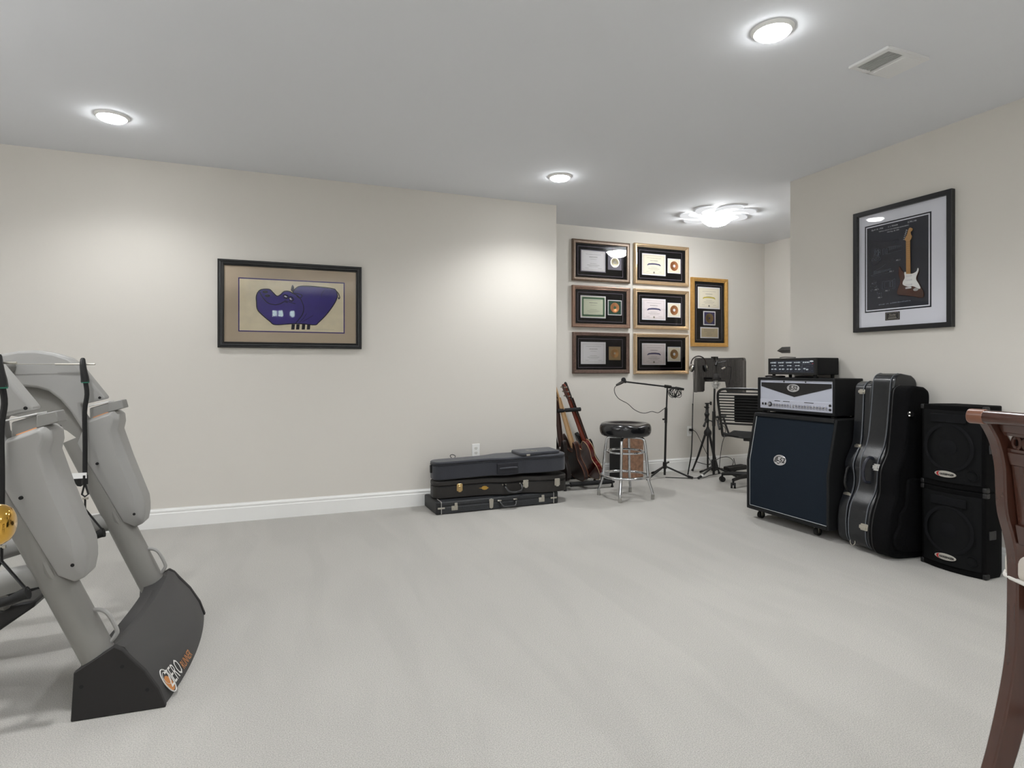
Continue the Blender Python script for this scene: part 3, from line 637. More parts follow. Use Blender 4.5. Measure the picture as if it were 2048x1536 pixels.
# --- black hard acoustic case lying on it (local x along the length, lower bout at right)
def lying(root, L, z0, z1, m, seam=None, **k):
    out = [(L - s, w) for s, w in case_outline(L, **k)]
    return out
HC = mat('worn_black_case', (36, 33, 31), 0.5, noise=0.12, nscale=60, bump=0.35, bscale=320)
L_ = 1.21
c = thing('guitar_case', 'black shaped acoustic guitar case with brass latches, middle of the stack', 'guitar case', (1.245, 4.955, 0.106), math.radians(0.6), 'guitar cases stacked against the long wall')
out = [(L_ - s, w) for s, w in case_outline(L_, neck=0.095, up=0.150, waist=0.137, low=0.185, head=0.092)]
obj('case_body', prism(B(), out, 0.0, 0.098, 'z'), HC, c, bevel=0.008)
obj('lid', prism(B(), out, 0.101, 0.148, 'z'), HC, c, bevel=0.012)
obj('seam', band(B(), out, 0.0995, 0.0022), mat('dark_piping', (16, 15, 15), 0.4), c)
def side_y(out, x):      # front (-y) boundary at x
    best = 0
    for (x1, w1), (x2, w2) in zip(out, out[1:] + out[:1]):
        if w1 <= 0 and w2 <= 0 and (x1 - x) * (x2 - x) <= 0 and abs(x2 - x1) > 1e-6:
            best = min(best, w1 + (w2 - w1) * (x - x1) / (x2 - x1))
    return best
BR = mat('aged_brass', (196, 168, 120), 0.25, 0.9)
for x in (0.215, 0.80, 1.085):
    y = side_y(out, x); latch(c, Matrix.Translation((x, y - 0.002, 0.088)), s=1.15, m=BR if x < 0.5 else NICKEL)
y = side_y(out, 0.43)
obj('emblem', prism(B(), [(0.385, 0.068), (0.41, 0.070), (0.42, 0.082), (0.438, 0.084), (0.455, 0.080), (0.466, 0.069), (0.49, 0.067), (0.466, 0.062), (0.455, 0.053), (0.438, 0.050), (0.42, 0.054), (0.41, 0.063)], y - 0.004, y + 0.004), mat('emblem_gold', (200, 160, 80), 0.3, 0.8), c, label='small gold winged emblem')
hx = side_y(out, 0.66)
hp_ = bpy.data.objects.new('handle_mount', None); 
h = obj('handle', tube(B(), smooth([(0.60, hx - 0.0, 0.085), (0.603, hx - 0.03, 0.068), (0.62, hx - 0.05, 0.040), (0.67, hx - 0.055, 0.030), (0.735, hx - 0.045, 0.036), (0.752, hx - 0.028, 0.064), (0.755, hx, 0.085)], 4), 0.011, 8, flat=0.7), BLACK, c)
for x in (0.595, 0.755):
    b = B()
    for dx in (-0.014, 0.014): prism(b, ellipse(x + dx, 0.093, 0.005, 0.005, 10), hx - 0.008, hx + 0.006)
    obj('rivets', b, NICKEL, h)

# --- dark blue-grey semi-rigid bag on top
BLU = mat('charcoal_nylon', (46, 48, 56), 0.75, noise=0.08, nscale=90, bump=0.35, bscale=500, sheen=0.25); BLU2 = mat('charcoal_nylon_dark', (32, 33, 40), 0.7, bump=0.3, bscale=500)
L_ = 1.20
c = thing('guitar_bag', 'charcoal blue padded guitar bag with raised pocket, top of the stack', 'guitar bag', (1.245, 4.950, 0.262), math.radians(0.4), 'guitar cases stacked against the long wall')
c.rotation_euler = (0, math.radians(-1.4), math.radians(0.4))
out = [(L_ - s, w) for s, w in case_outline(L_, neck=0.098, up=0.152, waist=0.142, low=0.185, head=0.098)]
obj('bag_body', prism(B(), out, 0.0, 0.122, 'z'), BLU, c, bevel=0.010, seg=3)
obj('lid', prism(B(), out, 0.1245, 0.150, 'z'), BLU, c, bevel=0.012, seg=3)
obj('piping', band(B(), out, 0.123, 0.0035), BLU2, c)
hx = side_y(out, 0.63) - 0.004
obj('handle_patch', box(B(), 0.535, 0.725, hx - 0.002, hx + 0.02, 0.015, 0.105), BLU2, c, bevel=0.004)
obj('grab_handle', tube(B(), smooth([(0.555, hx, 0.062), (0.59, hx - 0.018, 0.067), (0.63, hx - 0.022, 0.068), (0.67, hx - 0.018, 0.067), (0.71, hx, 0.062)], 4), 0.013, 8, flat=0.55), BLU, c)
obj('end_loop', box(B(), -0.016, 0.0, -0.016, 0.002, 0.055, 0.12), BLACK, c, bevel=0.003)
obj('ring', tube(B(), smooth([(0.20, 0.085, 0.15), (0.19, 0.09, 0.17), (0.21, 0.092, 0.178), (0.235, 0.09, 0.165), (0.23, 0.088, 0.15)], 4), 0.003, 6), BLACK, c)
pk = obj('pocket', prism(B(), rrect(0.755, 1.135, -0.128, 0.122, 0.03), 0.150, 0.178, 'z', Matrix.Rotation(math.radians(-1.5), 4, 'Z')), BLU, c, bevel=0.010, seg=3)
obj('zip', tube(B(), [(0.775, -0.158, 0.160), (0.83, -0.160, 0.160), (0.95, -0.163, 0.160), (1.10, -0.166, 0.160)], 0.004, 6), BLU2, pk)
obj('zip_pull', box(B(), 0.80, 0.835, -0.166, -0.158, 0.152, 0.168), NICKEL, pk, bevel=0.002)
GT = mat('pale_gold_thread', (170, 166, 140), 0.6)
b = B()
for k, (x, y, w_, h_) in enumerate(((0.862, 0.012, 0.020, 0.010), (0.870, -0.006, 0.010, 0.026), (0.888, -0.004, 0.008, 0.022), (0.898, -0.014, 0.018, 0.008), (0.902, -0.034, 0.016, 0.014), (0.918, -0.046, 0.008, 0.024), (0.930, -0.056, 0.014, 0.012))): box(b, x, x + w_, y - 0.02, y - 0.02 + h_, 0.178, 0.1786)
obj('pocket_lettering', b, GT, pk)

# ------------------------------------------------------------------ guitars
def guitar(name, label, body, thick, bodym, edgem, neckm, loc, lean, fretm, flip=1, scale=1.0, single=False, yaw=0.0, headm=None):
    """local z up the neck, local +y is the strings side; body bottom at z=0"""
    g = thing(name, label, 'guitar', loc, 0, 'guitars in the floor rack')
    g.rotation_euler = (Matrix.Rotation(-lean, 3, 'Y') @ Matrix.Rotation(-PI / 2 + yaw, 3, 'Z')).to_euler()
    pts = [(p.x * flip, p.z) for p in smooth([(x, 0, z) for x, z in body], 4, True)]
    b = obj('body', prism(B(), pts, -thick / 2, thick / 2), bodym, g, bevel=0.010, seg=3)
    if edgem is not None:
        bn = B(); tube(bn, [(x, thick / 2 - 0.002, z) for x, z in offs(pts, 0.0005)], 0.0032, 5, closed=True); tube(bn, [(x, -thick / 2 + 0.002, z) for x, z in offs(pts, 0.0005)], 0.0028, 5, closed=True); obj('binding', bn, edgem, b)
    top = max(z for x, z in body); nz = 0.34; hz = 0.86
    nk = B(); tube(nk, [(0, thick / 2 + 0.0, nz), (0, thick / 2 - 0.004, nz + 0.10), (0, thick / 2 - 0.002, 0.6), (0, thick / 2 - 0.002, hz)], 0.02, 12, rs=[0.028, 0.0275, 0.025, 0.0215], flat=0.62)
    n = obj('neck', nk, neckm, g)
    obj('fretboard', prism(B(), [(-0.028, 0.30), (0.028, 0.30), (0.0215, hz), (-0.0215, hz)], thick / 2 + 0.008, thick / 2 + 0.0155), fretm, n)
    hd = [(-0.021, hz), (0.021, hz), (0.040, hz + 0.05), (0.038, hz + 0.15), (0.018, hz + 0.175), (-0.015, hz + 0.17), (-0.036, hz + 0.15), (-0.040, hz + 0.05)] if single else [(-0.021, hz), (0.021, hz), (0.030, hz + 0.03), (0.026, hz + 0.17), (0.006, hz + 0.185), (-0.022, hz + 0.165), (-0.048, hz + 0.05), (-0.030, hz + 0.02)]
    h = obj('headstock', prism(B(), hd, thick / 2 - 0.014, thick / 2 + 0.002), headm or neckm, g, bevel=0.002)
    for k in range(3 if single else 6):
        for s in ((-1, 1) if single else (-1,)):
            z = hz + (0.045 + 0.048 * k if single else 0.03 + 0.024 * k)
            q = B(); cyl(q, (s * 0.028, thick / 2 - 0.018, z), (s * 0.028, thick / 2 - 0.014, z), 0.008, seg=8); cyl(q, (s * 0.036, thick / 2 - 0.010, z), (s * 0.052, thick / 2 - 0.010, z), 0.003, seg=6); box(q, min(s * 0.05, s * 0.062), max(s * 0.05, s * 0.062), thick / 2 - 0.018, thick / 2 - 0.002, z - 0.006, z + 0.006)
            obj('tuner', q, NICKEL, h)
    fb = B()
    for k in range(18):
        z = hz - 0.62 * (1 - 2 ** (-k / 12.0)); box(fb, -0.024, 0.024, thick / 2 + 0.0155, thick / 2 + 0.0168, z - 0.0008, z + 0.0008)
    obj('frets', fb, NICKEL, n)
    sb = B()
    for k in range(6): cyl(sb, ((k - 2.5) * 0.0100, thick / 2 + 0.019, 0.12), ((k - 2.5) * 0.0066, thick / 2 + 0.017, hz), 0.0006, seg=4)
    obj('strings', sb, NICKEL, g)
    pk_ = B()
    for z in (0.17, 0.27): box(pk_, -0.038, 0.038, thick / 2, thick / 2 + 0.010, z - 0.012, z + 0.012)
    obj('pickups', pk_, BLACK, g, bevel=0.002)
    br = B(); box(br, -0.04, 0.04, thick / 2, thick / 2 + 0.014, 0.11, 0.128); obj('bridge', br, CHROME, g, bevel=0.002)
    kb = B()
    for x, z in ((0.10, 0.15), (0.12, 0.10), (0.085, 0.07)): cyl(kb, (x * flip, thick / 2, z), (x * flip, thick / 2 + 0.016, z), 0.009, seg=12)
    obj('knobs', kb, BLACK, g)
    return g
STRAT = [(0, 0), (0.08, 0.004), (0.14, 0.04), (0.162, 0.10), (0.148, 0.17), (0.118, 0.225), (0.115, 0.27), (0.135, 0.33), (0.142, 0.385), (0.125, 0.42), (0.10, 0.405), (0.075, 0.355), (0.045, 0.315), (0.0, 0.31), (-0.045, 0.325), (-0.065, 0.375), (-0.085, 0.435), (-0.118, 0.47), (-0.138, 0.45), (-0.14, 0.39), (-0.125, 0.32), (-0.112, 0.27), (-0.122, 0.21), (-0.158, 0.14), (-0.165, 0.08), (-0.135, 0.03), (-0.07, 0.004)]
LP = [(0, 0), (0.09, 0.008), (0.15, 0.05), (0.168, 0.12), (0.155, 0.185), (0.122, 0.23), (0.112, 0.26), (0.118, 0.30), (0.122, 0.335), (0.108, 0.36), (0.085, 0.35), (0.06, 0.32), (0.03, 0.33), (-0.01, 0.40), (-0.06, 0.43), (-0.11, 0.41), (-0.134, 0.36), (-0.128, 0.30), (-0.112, 0.255), (-0.122, 0.215), (-0.158, 0.17), (-0.168, 0.11), (-0.15, 0.05), (-0.09, 0.008)]
BROWN = mat('dark_walnut_body', (44, 22, 18), 0.35, noise=0.25, nscale=12, stretch=(4, 4, 0.6), coat=0.25, sheen=0.0); WOODE = mat('brown_edge', (112, 66, 42), 0.3, coat=0.3)
MAPLE = mat('maple', (196, 160, 118), 0.4, noise=0.06, nscale=20, coat=0.2); ROSEW = mat('rosewood', (58, 36, 28), 0.5); CHERRY = mat('cherry_red_gloss', (92, 22, 18), 0.14, noise=0.2, nscale=8, coat=0.8)
MAHO = mat('mahogany_neck', (112, 46, 30), 0.25, coat=0.5); BINDW = mat('cream_binding', (206, 178, 140), 0.4)
guitar('electric_guitar', 'dark brown electric guitar with pale maple neck leaning in the floor rack', STRAT, 0.046, BROWN, WOODE, MAPLE, (2.885, 5.375, 0.075), math.radians(18.3), MAPLE, headm=MAPLE)
guitar('electric_guitar', 'glossy cherry red electric guitar with cream binding at the right of the rack', LP, 0.052, CHERRY, BINDW, MAHO, (3.075, 5.40, 0.075), math.radians(22.5), ROSEW, flip=-1, single=True)
guitar('electric_guitar', 'black electric guitar mostly hidden behind the cherry red one in the rack', STRAT, 0.045, mat('gloss_black', (14, 14, 15), 0.2, coat=0.5), None, mat('dark_neck', (40, 36, 34), 0.5), (3.165, 5.56, 0.075), math.radians(21.5), ROSEW)
guitar('electric_guitar', 'dark guitar mostly hidden by the wall corner, leftmost in the rack', STRAT, 0.046, mat('dark_body', (30, 22, 20), 0.3, noise=0.15), None, ROSEW, (2.690, 5.385, 0.075), math.radians(7.0), ROSEW)

# rack
rk = thing('guitar_rack', 'black tubular floor rack with padded bars holding the guitars', 'guitar rack', (2.86, 5.42, 0))
PAD = mat('black_foam', (26, 26, 28), 0.85, bump=0.4, bscale=200)
for y in (5.245, 5.60):
    y_ = y - 5.42
    obj('bottom_rail', tube(B(), [(-0.24, y_, 0.055), (0.32, y_, 0.055)], 0.013, 10), BLACKM, rk)
    obj('bottom_pad', tube(B(), [(-0.16, y_, 0.058), (0.30, y_, 0.058)], 0.023, 12), PAD, rk)
    for x in (-0.215, 0.31):
        f_ = obj('foot', tube(B(), [(x, y_, 0.055), (x, y_, 0.012)], 0.009, 8), BLACKM, rk); obj('foot_tip', cyl(B(), (x, y_, 0.0), (x, y_, 0.016), 0.014, seg=10), RUBBER, f_)
for x in (-0.24, 0.32): obj('side_tube', tube(B(), [(x, -0.19, 0.055), (x, 0.20, 0.055)], 0.012, 8), BLACKM, rk)
obj('upright', tube(B(), smooth([(-0.235, 0.18, 0.055), (-0.245, 0.20, 0.3), (-0.25, 0.16, 0.74), (-0.25, -0.02, 0.76)], 4), 0.013, 8), BLACKM, rk)
obj('neck_rail', tube(B(), [(-0.27, -0.04, 0.770), (0.02, -0.045, 0.775)], 0.010, 8), BLACKM, rk)
obj('neck_pad', tube(B(), [(-0.24, -0.052, 0.772), (0.015, -0.052, 0.782)], 0.020, 12), PAD, rk)

# black soft case standing behind the rack, against the corner
bg = thing('guitar_bag', 'tall black soft guitar bag standing behind the rack beside the wall corner', 'guitar bag', (2.63, 5.66, 0.0), math.radians(-70))
out = case_outline(0.86, neck=0.09, up=0.13, waist=0.12, low=0.16, head=0.08)
bg.rotation_euler = (0, 0, math.radians(-82)); bg.location = (2.58, 5.62, 0)
obj('bag_body', prism(B(), [(w, s) for s, w in out], -0.045, 0.045), mat('black_nylon', (15, 15, 17), 0.8, bump=0.4, bscale=300), bg, bevel=0.015, seg=3)
obj('strap', tube(B(), smooth([(0.0, -0.048, 0.72), (-0.02, -0.07, 0.5), (0.0, -0.06, 0.2)], 4), 0.012, 6, flat=0.3), BLACK, bg)

# ------------------------------------------------------------------ small box amp behind the stool
cj = thing('box_drum', 'black sided wooden box drum with mottled brown face, behind the stool', 'drum', (3.60, 5.655, 0), math.radians(10))
obj('shell', box(B(), -0.165, 0.165, -0.085, 0.095, 0.0, 0.49), BLACK, cj, bevel=0.006)
obj('face', box(B(), -0.16, 0.16, -0.093, -0.085, 0.006, 0.484), mat('mottled_brown', (146, 112, 90), 0.6, noise=0.3, nscale=30), cj, bevel=0.003)

# ------------------------------------------------------------------ drum stool
sl = thing('bar_stool', 'chrome stool with thick black vinyl seat in front of the framed awards', 'stool', (3.035, 4.79, 0), math.radians(2))
VIN = mat('black_vinyl', (20, 20, 23), 0.22, bump=0.05, bscale=60, coat=0.4)
sb = B()
def seat_r(a, r):      # notched at the front (towards -y)
    d = math.cos(a + PI / 2); return r * (1 - 0.10 * max(0, d) ** 14)
prof = [(0.0, 0.668), (0.10, 0.668), (0.145, 0.672), (0.180, 0.684), (0.203, 0.690), (0.222, 0.682), (0.233, 0.662), (0.236, 0.635), (0.232, 0.605), (0.220, 0.582), (0.204, 0.572), (0.0, 0.572)]
prev = None
for r, z in prof:
    ring = []
    for k in range(56):
        a = 2 * PI * k / 56; rr = seat_r(a, max(r, 0.0005)) ; fd = max(0, math.cos(a + PI / 2)) ** 8
        ring.append(sb.verts.new((rr * math.cos(a), rr * math.sin(a), z - (0.016 * fd if r > 0.15 and z > 0.675 else 0))))
    if prev:
        for k in range(56): sb.faces.new((prev[k], prev[(k + 1) % 56], ring[(k + 1) % 56], ring[k]))
    prev = ring
obj('seat', sb, VIN, sl, sm=60)
lb = B()
GR = mat('grey_print', (96, 96, 100), 0.5)
for k in range(6): box(lb, -0.05 + k * 0.017, -0.04 + k * 0.017, 0.0, 0.010, 0.6675, 0.6686)
obj('seat_lettering', lb, GR, sl)
obj('seat_plate', cyl(B(), (0, 0, 0.556), (0, 0, 0.574), 0.10, seg=24), BLACK, sl)
for pair in ((PI / 4, PI * 5 / 4), (PI * 3 / 4, PI * 7 / 4)):
    pass
for k in range(4):
    a = PI / 4 + k * PI / 2 + 0.0; cx, sx = math.cos(a), math.sin(a)
    pts = smooth([(0.02 * cx, 0.02 * sx, 0.556), (0.13 * cx, 0.13 * sx, 0.555), (0.167 * cx, 0.167 * sx, 0.54), (0.180 * cx, 0.180 * sx, 0.50), (0.192 * cx, 0.192 * sx, 0.40), (0.205 * cx, 0.205 * sx, 0.25), (0.210 * cx, 0.210 * sx, 0.19), (0.222 * cx, 0.222 * sx, 0.14), (0.248 * cx, 0.248 * sx, 0.06), (0.250 * cx, 0.250 * sx, 0.015)], 4)
    lg = obj('leg', tube(B(), pts, 0.0125, 12), CHROME, sl)
    obj('foot_cap', cyl(B(), (0.250 * cx, 0.250 * sx, 0.0), (0.250 * cx, 0.250 * sx, 0.045), 0.015, seg=14), mat('grey_cap', (150, 148, 142), 0.5), lg)
obj('upper_ring', tube(B(), [(0.168 * math.cos(2 * PI * k / 40), 0.168 * math.sin(2 * PI * k / 40), 0.425) for k in range(40)], 0.0095, 10, closed=True), CHROME, sl)
obj('foot_ring', tube(B(), [(0.222 * math.cos(2 * PI * k / 48), 0.222 * math.sin(2 * PI * k / 48), 0.205) for k in range(48)], 0.0125, 12, closed=True), CHROME, sl)

# ------------------------------------------------------------------ boom microphone stand
ms = thing('microphone_stand', 'black boom microphone stand between the stool and the camera tripod', 'microphone stand', (3.957, 5.46, 0))
obj('pole', tube(B(), [(0, 0, 0.035), (0.012, 0, 0.45), (0.016, 0, 0.60)], 0.0125, 10), BLACKM, ms)
obj('inner_pole', tube(B(), [(0.016, 0, 0.60), (0.034, 0, 0.985)], 0.009, 10), BLACKM, ms)
cb = obj('clutch', tube(B(), [(0.014, 0, 0.60), (0.018, 0, 0.76)], 0.016, 10), BLACK, ms); obj('knob', cyl(B(), (0.016, 0, 0.64), (-0.03, -0.01, 0.64), 0.009, seg=10), BLACK, cb)
hb = obj('leg_hub', tube(B(), [(0, 0, 0.105), (0.003, 0, 0.175)], 0.022, 12), BLACK, ms); obj('knob', cyl(B(), (0.02, -0.01, 0.165), (0.045, -0.015, 0.175), 0.009, seg=10), BLACK, hb)
for dx, dy in ((0.235, -0.15), (-0.245, -0.04), (0.02, 0.25)):
    lg = obj('leg', tube(B(), [(dx * 0.07, dy * 0.07, 0.125), (dx, dy, 0.012)], 0.0095, 8), BLACKM, ms)
    obj('rubber_foot', tube(B(), [(dx * 0.86, dy * 0.86, 0.030), (dx * 1.06, dy * 1.06, 0.0125)], 0.0125, 8), RUBBER, lg)
obj('boom', tube(B(), [(-0.46, 0.03, 1.048), (0.034, 0, 0.992), (0.14, -0.01, 0.978)], 0.0085, 8), BLACKM, ms)
obj('boom_clamp', tube(B(), [(0.0, -0.004, 0.998), (0.075, -0.006, 0.988)], 0.018, 10), BLACK, ms)
obj('counterweight', tube(B(), [(0.135, -0.010, 0.980), (0.235, -0.016, 0.962)], 0.0135, 10), RUBBER, ms)
obj('clip', tube(B(), [(-0.47, 0.03, 1.049), (-0.50, 0.03, 1.052)], 0.014, 10), BLACK, ms)
mc = thing('microphone', 'handheld vocal microphone clipped to the end of the boom', 'microphone', (3.445, 5.49, 1.06))
obj('grille', lathe(B(), [(0.0005, 0.028), (0.014, 0.025), (0.024, 0.012), (0.026, 0.0), (0.024, -0.012), (0.018, -0.020)], 20, Matrix.Translation((0.012, 0, 0.008))), mat('mic_mesh', (48, 48, 50), 0.5, 0.6, bump=1.0, bscale=900), mc)
obj('body', tube(B(), [(0.012, 0, -0.006), (-0.03, 0, -0.026), (-0.075, 0.0, -0.045)], 0.015, 12, rs=[0.018, 0.016, 0.011]), mat('mic_body', (90, 88, 86), 0.35, 0.7), mc)
cbm = thing('microphone_cable', 'thin black microphone cable drooping along the boom and bundled at its end', 'cable', (3.957, 5.46, 0))
obj('hanging_cable', tube(B(), smooth([(-0.585, 0.03, 1.012), (-0.61, 0.03, 0.985), (-0.605, 0.03, 0.93), (-0.56, 0.02, 0.87), (-0.47, 0.0, 0.82), (-0.40, -0.01, 0.76), (-0.33, -0.02, 0.725), (-0.26, -0.02, 0.715), (-0.18, -0.02, 0.73), (-0.10, -0.02, 0.715), (-0.04, -0.02, 0.745), (0.01, -0.018, 0.775)], 6), 0.0035, 6), RUBBER, cbm)
rnd = random.Random(5); pts = []
for k in range(60):
    a = k * 1.02; pts.append((0.115 + 0.055 * math.cos(a) * rnd.uniform(0.6, 1.3) + 0.03 * math.sin(k * 0.21), -0.03 + 0.012 * math.sin(k * 0.5), 0.93 + 0.052 * math.sin(a) * rnd.uniform(0.7, 1.15)))
obj('bundled_cable', tube(B(), smooth(pts, 4), 0.0035, 5), RUBBER, cbm)

# ------------------------------------------------------------------ camera tripod
tp = thing('camera_tripod', 'short black camera tripod with pan handle and phone clamp', 'tripod', (4.635, 5.58, 0))
obj('centre_column', tube(B(), [(0, 0, 0.05), (0, 0, 0.78)], 0.011, 10), BLACKM, tp)
obj('collar', lathe(B(), [(0.014, 0.415), (0.04, 0.42), (0.045, 0.45), (0.04, 0.475), (0.02, 0.50), (0.014, 0.52)], 16), BLACK, tp)
for dx, dy in ((-0.155, 0.075), (0.165, 0.04), (0.0, -0.19)):
    lg = obj('leg', tube(B(), [(dx * 0.16, dy * 0.16, 0.44), (dx * 0.62, dy * 0.62, 0.19), (dx, dy, 0.02)], 0.011, 8, rs=[0.013, 0.012, 0.009]), BLACKM, tp)
    obj('rubber_foot', tube(B(), [(dx * 0.97, dy * 0.97, 0.035), (dx * 1.02, dy * 1.02, 0.0135)], 0.0135, 8), RUBBER, lg)
    obj('spreader', tube(B(), [(0, 0, 0.085), (dx * 0.75, dy * 0.75, 0.12)], 0.004, 6), BLACKM, lg)
hd = obj('pan_head', lathe(B(), [(0.0005, 0.54), (0.022, 0.54), (0.026, 0.57), (0.018, 0.60), (0.024, 0.62), (0.03, 0.64), (0.018, 0.66), (0.014, 0.70), (0.026, 0.71), (0.026, 0.72), (0.0005, 0.72)], 14, Matrix.Translation((-0.012, 0, 0.03))), BLACK, tp)
obj('pan_handle', tube(B(), [(-0.01, -0.01, 0.63), (-0.06, -0.04, 0.59), (-0.115, -0.075, 0.54)], 0.01, 8, rs=[0.006, 0.010, 0.015]), BLACK, hd)
obj('crank', tube(B(), [(0.0, 0, 0.60), (0.06, 0, 0.585), (0.09, 0, 0.52)], 0.007, 6), BLACK, hd)
cl_ = B(); box(cl_, -0.035, 0.045, -0.01, 0.01, 0.785, 0.797); box(cl_, 0.037, 0.048, -0.012, 0.012, 0.77, 0.81); box(cl_, -0.02, 0.005, -0.012, 0.012, 0.72, 0.79); box(cl_, -0.05, -0.01, -0.006, 0.006, 0.745, 0.755)
obj('phone_clamp', cl_, BLACK, hd, bevel=0.002)

# ------------------------------------------------------------------ studio stand with reflection filter, headphones
ss = thing('studio_microphone_stand', 'tall black stand carrying a curved vocal shield, beside the mesh chair', 'microphone stand', (4.50, 5.32, 0))
obj('pole', tube(B(), [(0, 0, 0.03), (0.0, 0, 0.62)], 0.0145, 10), BLACKM, ss); obj('inner_pole', tube(B(), [(0, 0, 0.60), (0.012, 0, 0.985)], 0.011, 10), BLACKM, ss)
obj('clutch', tube(B(), [(0, 0, 0.56), (0.002, 0, 0.72)], 0.019, 10), BLACK, ss); obj('leg_hub', tube(B(), [(0, 0, 0.07), (0, 0, 0.19)], 0.027, 12), BLACK, ss)
for dx, dy in ((-0.24, -0.05), (0.20, -0.13), (0.03, 0.25)):
    lg = obj('leg', tube(B(), [(dx * 0.1, dy * 0.1, 0.11), (dx, dy, 0.013)], 0.010, 8), BLACKM, ss)
    obj('rubber_foot', tube(B(), [(dx * 0.85, dy * 0.85, 0.03), (dx * 1.05, dy * 1.05, 0.0125)], 0.0125, 8), RUBBER, lg)
obj('white_tape', tube(B(), [(-0.24 * .74, -0.05 * .74, 0.037), (-0.24 * .84, -0.05 * .84, 0.028)], 0.0135, 8), PLASTIC_W, ss)
vs_ = thing('vocal_shield', 'curved dark grey ribbed acoustic vocal shield behind the studio microphone', 'acoustic shield', (4.564, 5.30, 0.925))
FOAM = mat('ribbed_foam', (78, 74, 70), 0.9, noise=0.15, nscale=40); FRM = mat('shield_frame', (52, 49, 47), 0.55)
# concave arc in plan opening towards the room; far edge right, near edge left
arc = []
cx0, cy0, R0 = 0.0, 0.0, 0.25
for k in range(41):
    a = math.radians(136 - 174 * k / 40) 
    arc.append((cx0 + R0 * math.cos(a), cy0 + R0 * math.sin(a)))
def wall_arc(bm, arc, t_, z0, z1f, z0f=None):
    rows = []
    n = len(arc)
    for i, (x, y) in enumerate(arc):
        a = Vector(arc[max(i - 1, 0)]); b_ = Vector(arc[min(i + 1, n - 1)]); d = (b_ - a).normalized(); nn = Vector((-d.y, d.x))
        u = i / (n - 1); zb = z0f(u) if z0f else z0; zt = z1f(u)
        rows.append([bm.verts.new((x + nn.x * s, y + nn.y * s, z)) for s, z in ((0, zb), (t_, zb), (t_, zt), (0, zt))])
    for r1, r2 in zip(rows, rows[1:]):
        for k in range(4): bm.faces.new((r1[k], r1[(k + 1) % 4], r2[(k + 1) % 4], r2[k]))
    bm.faces.new(rows[0]); bm.faces.new(rows[-1][::-1]); return bm
def zt(u): e = min(u, 1 - u); return 0.385 - 0.045 * max(0, 1 - e / 0.09) ** 2
def zb(u): return 0.0 if u < 0.26 or u > 0.58 else 0.115
obj('shell', wall_arc(B(), arc, 0.022, 0, zt, zb), FRM, vs_, bevel=0.004)
rb = B()
for i in range(46):
    u = (i + 0.5) / 46; k = u * 40; i0 = int(k); f_ = k - i0; x = arc[i0][0] * (1 - f_) + arc[min(i0 + 1, 40)][0] * f_; y = arc[i0][1] * (1 - f_) + arc[min(i0 + 1, 40)][1] * f_
    cx_, cy_ = cx0 + (x - cx0) * 0.975, cy0 + (y - cy0) * 0.975
    tube(rb, [(cx_, cy_, zb(u) + 0.012), (cx_, cy_, zt(u) - 0.012)], 0.0052, 5)
obj('ribbed_lining', rb, FOAM, vs_)
for i in (0, 40): obj('edge_rim', tube(B(), [(arc[i][0], arc[i][1], 0.0), (arc[i][0], arc[i][1], 0.355)], 0.014, 10), mat('rim_grey', (86, 82, 78), 0.5), vs_)
obj('bracket', box(B(), -0.02, 0.02, 0.0, 0.25, 0.14, 0.165), BLACKM, vs_, bevel=0.003)
ob = B(); box(ob, 0.10, 0.15, 0.20, 0.26, 0.375, 0.40); cyl(ob, (0.12, 0.20, 0.385), (-0.02, 0.03, 0.335), 0.007, seg=8); cyl(ob, (-0.02, 0.03, 0.325), (0.07, -0.02, 0.345), 0.005, seg=6); cyl(ob, (-0.03, 0.03, 0.30), (0.06, -0.02, 0.285), 0.005, seg=6); cyl(ob, (-0.04, 0.02, 0.30), (-0.01, 0.03, 0.345), 0.014, seg=10)
obj('top_clamp', ob, BLACK, vs_)
gn = B(); tube(gn, smooth([(0.10, -0.02, 0.05), (0.12, -0.03, 0.16), (0.125, -0.04, 0.27), (0.08, -0.03, 0.285), (0.045, -0.02, 0.27)], 5), 0.0045, 6)
obj('gooseneck', gn, BLACK, vs_); obj('gooseneck_tip', cyl(B(), (0.055, -0.022, 0.278), (0.02, -0.01, 0.255), 0.009, 0.014, 10), NICKEL, vs_)
sm_ = thing('studio_microphone', 'round headed studio microphone in a silver shock mount in front of the shield', 'microphone', (4.512, 5.30, 0.98))
obj('grille', lathe(B(), [(0.0005, 0.16), (0.022, 0.155), (0.034, 0.135), (0.038, 0.11), (0.034, 0.085), (0.026, 0.075)], 20), mat('dark_mesh', (60, 58, 57), 0.45, 0.5, bump=0.8, bscale=700), sm_)
obj('body', lathe(B(), [(0.026, 0.075), (0.027, 0.03), (0.022, -0.01), (0.0005, -0.012)], 20), mat('mic_grey', (170, 168, 164), 0.35, 0.5), sm_)
shk = B()
for z, r in ((0.052, 0.045), (0.012, 0.036)): tube(shk, [(r * math.cos(2 * PI * k / 24), r * math.sin(2 * PI * k / 24), z) for k in range(24)], 0.003, 6, closed=True)
for k in range(8):
    a = 2 * PI * k / 8; a2 = a + 0.4; tube(shk, [(0.045 * math.cos(a), 0.045 * math.sin(a), 0.052), (0.036 * math.cos(a2), 0.036 * math.sin(a2), 0.012)], 0.0035, 5)
obj('shock_mount', shk, mat('silver_metal', (210, 208, 204), 0.35, 0.4), sm_)
hpn = thing('headphones', 'black and silver headphones hanging on the left edge of the vocal shield', 'headphones', (4.402, 5.452, 1.155), math.radians(-18))
hbd = B(); tube(hbd, [(0.085 * math.cos(a), 0.0, 0.085 + 0.088 * math.sin(a)) for a in [PI * k / 16 for k in range(17)]], 0.009, 8, flat=0.8)
obj('headband', hbd, mat('brown_leather', (48, 38, 34), 0.6), hpn)
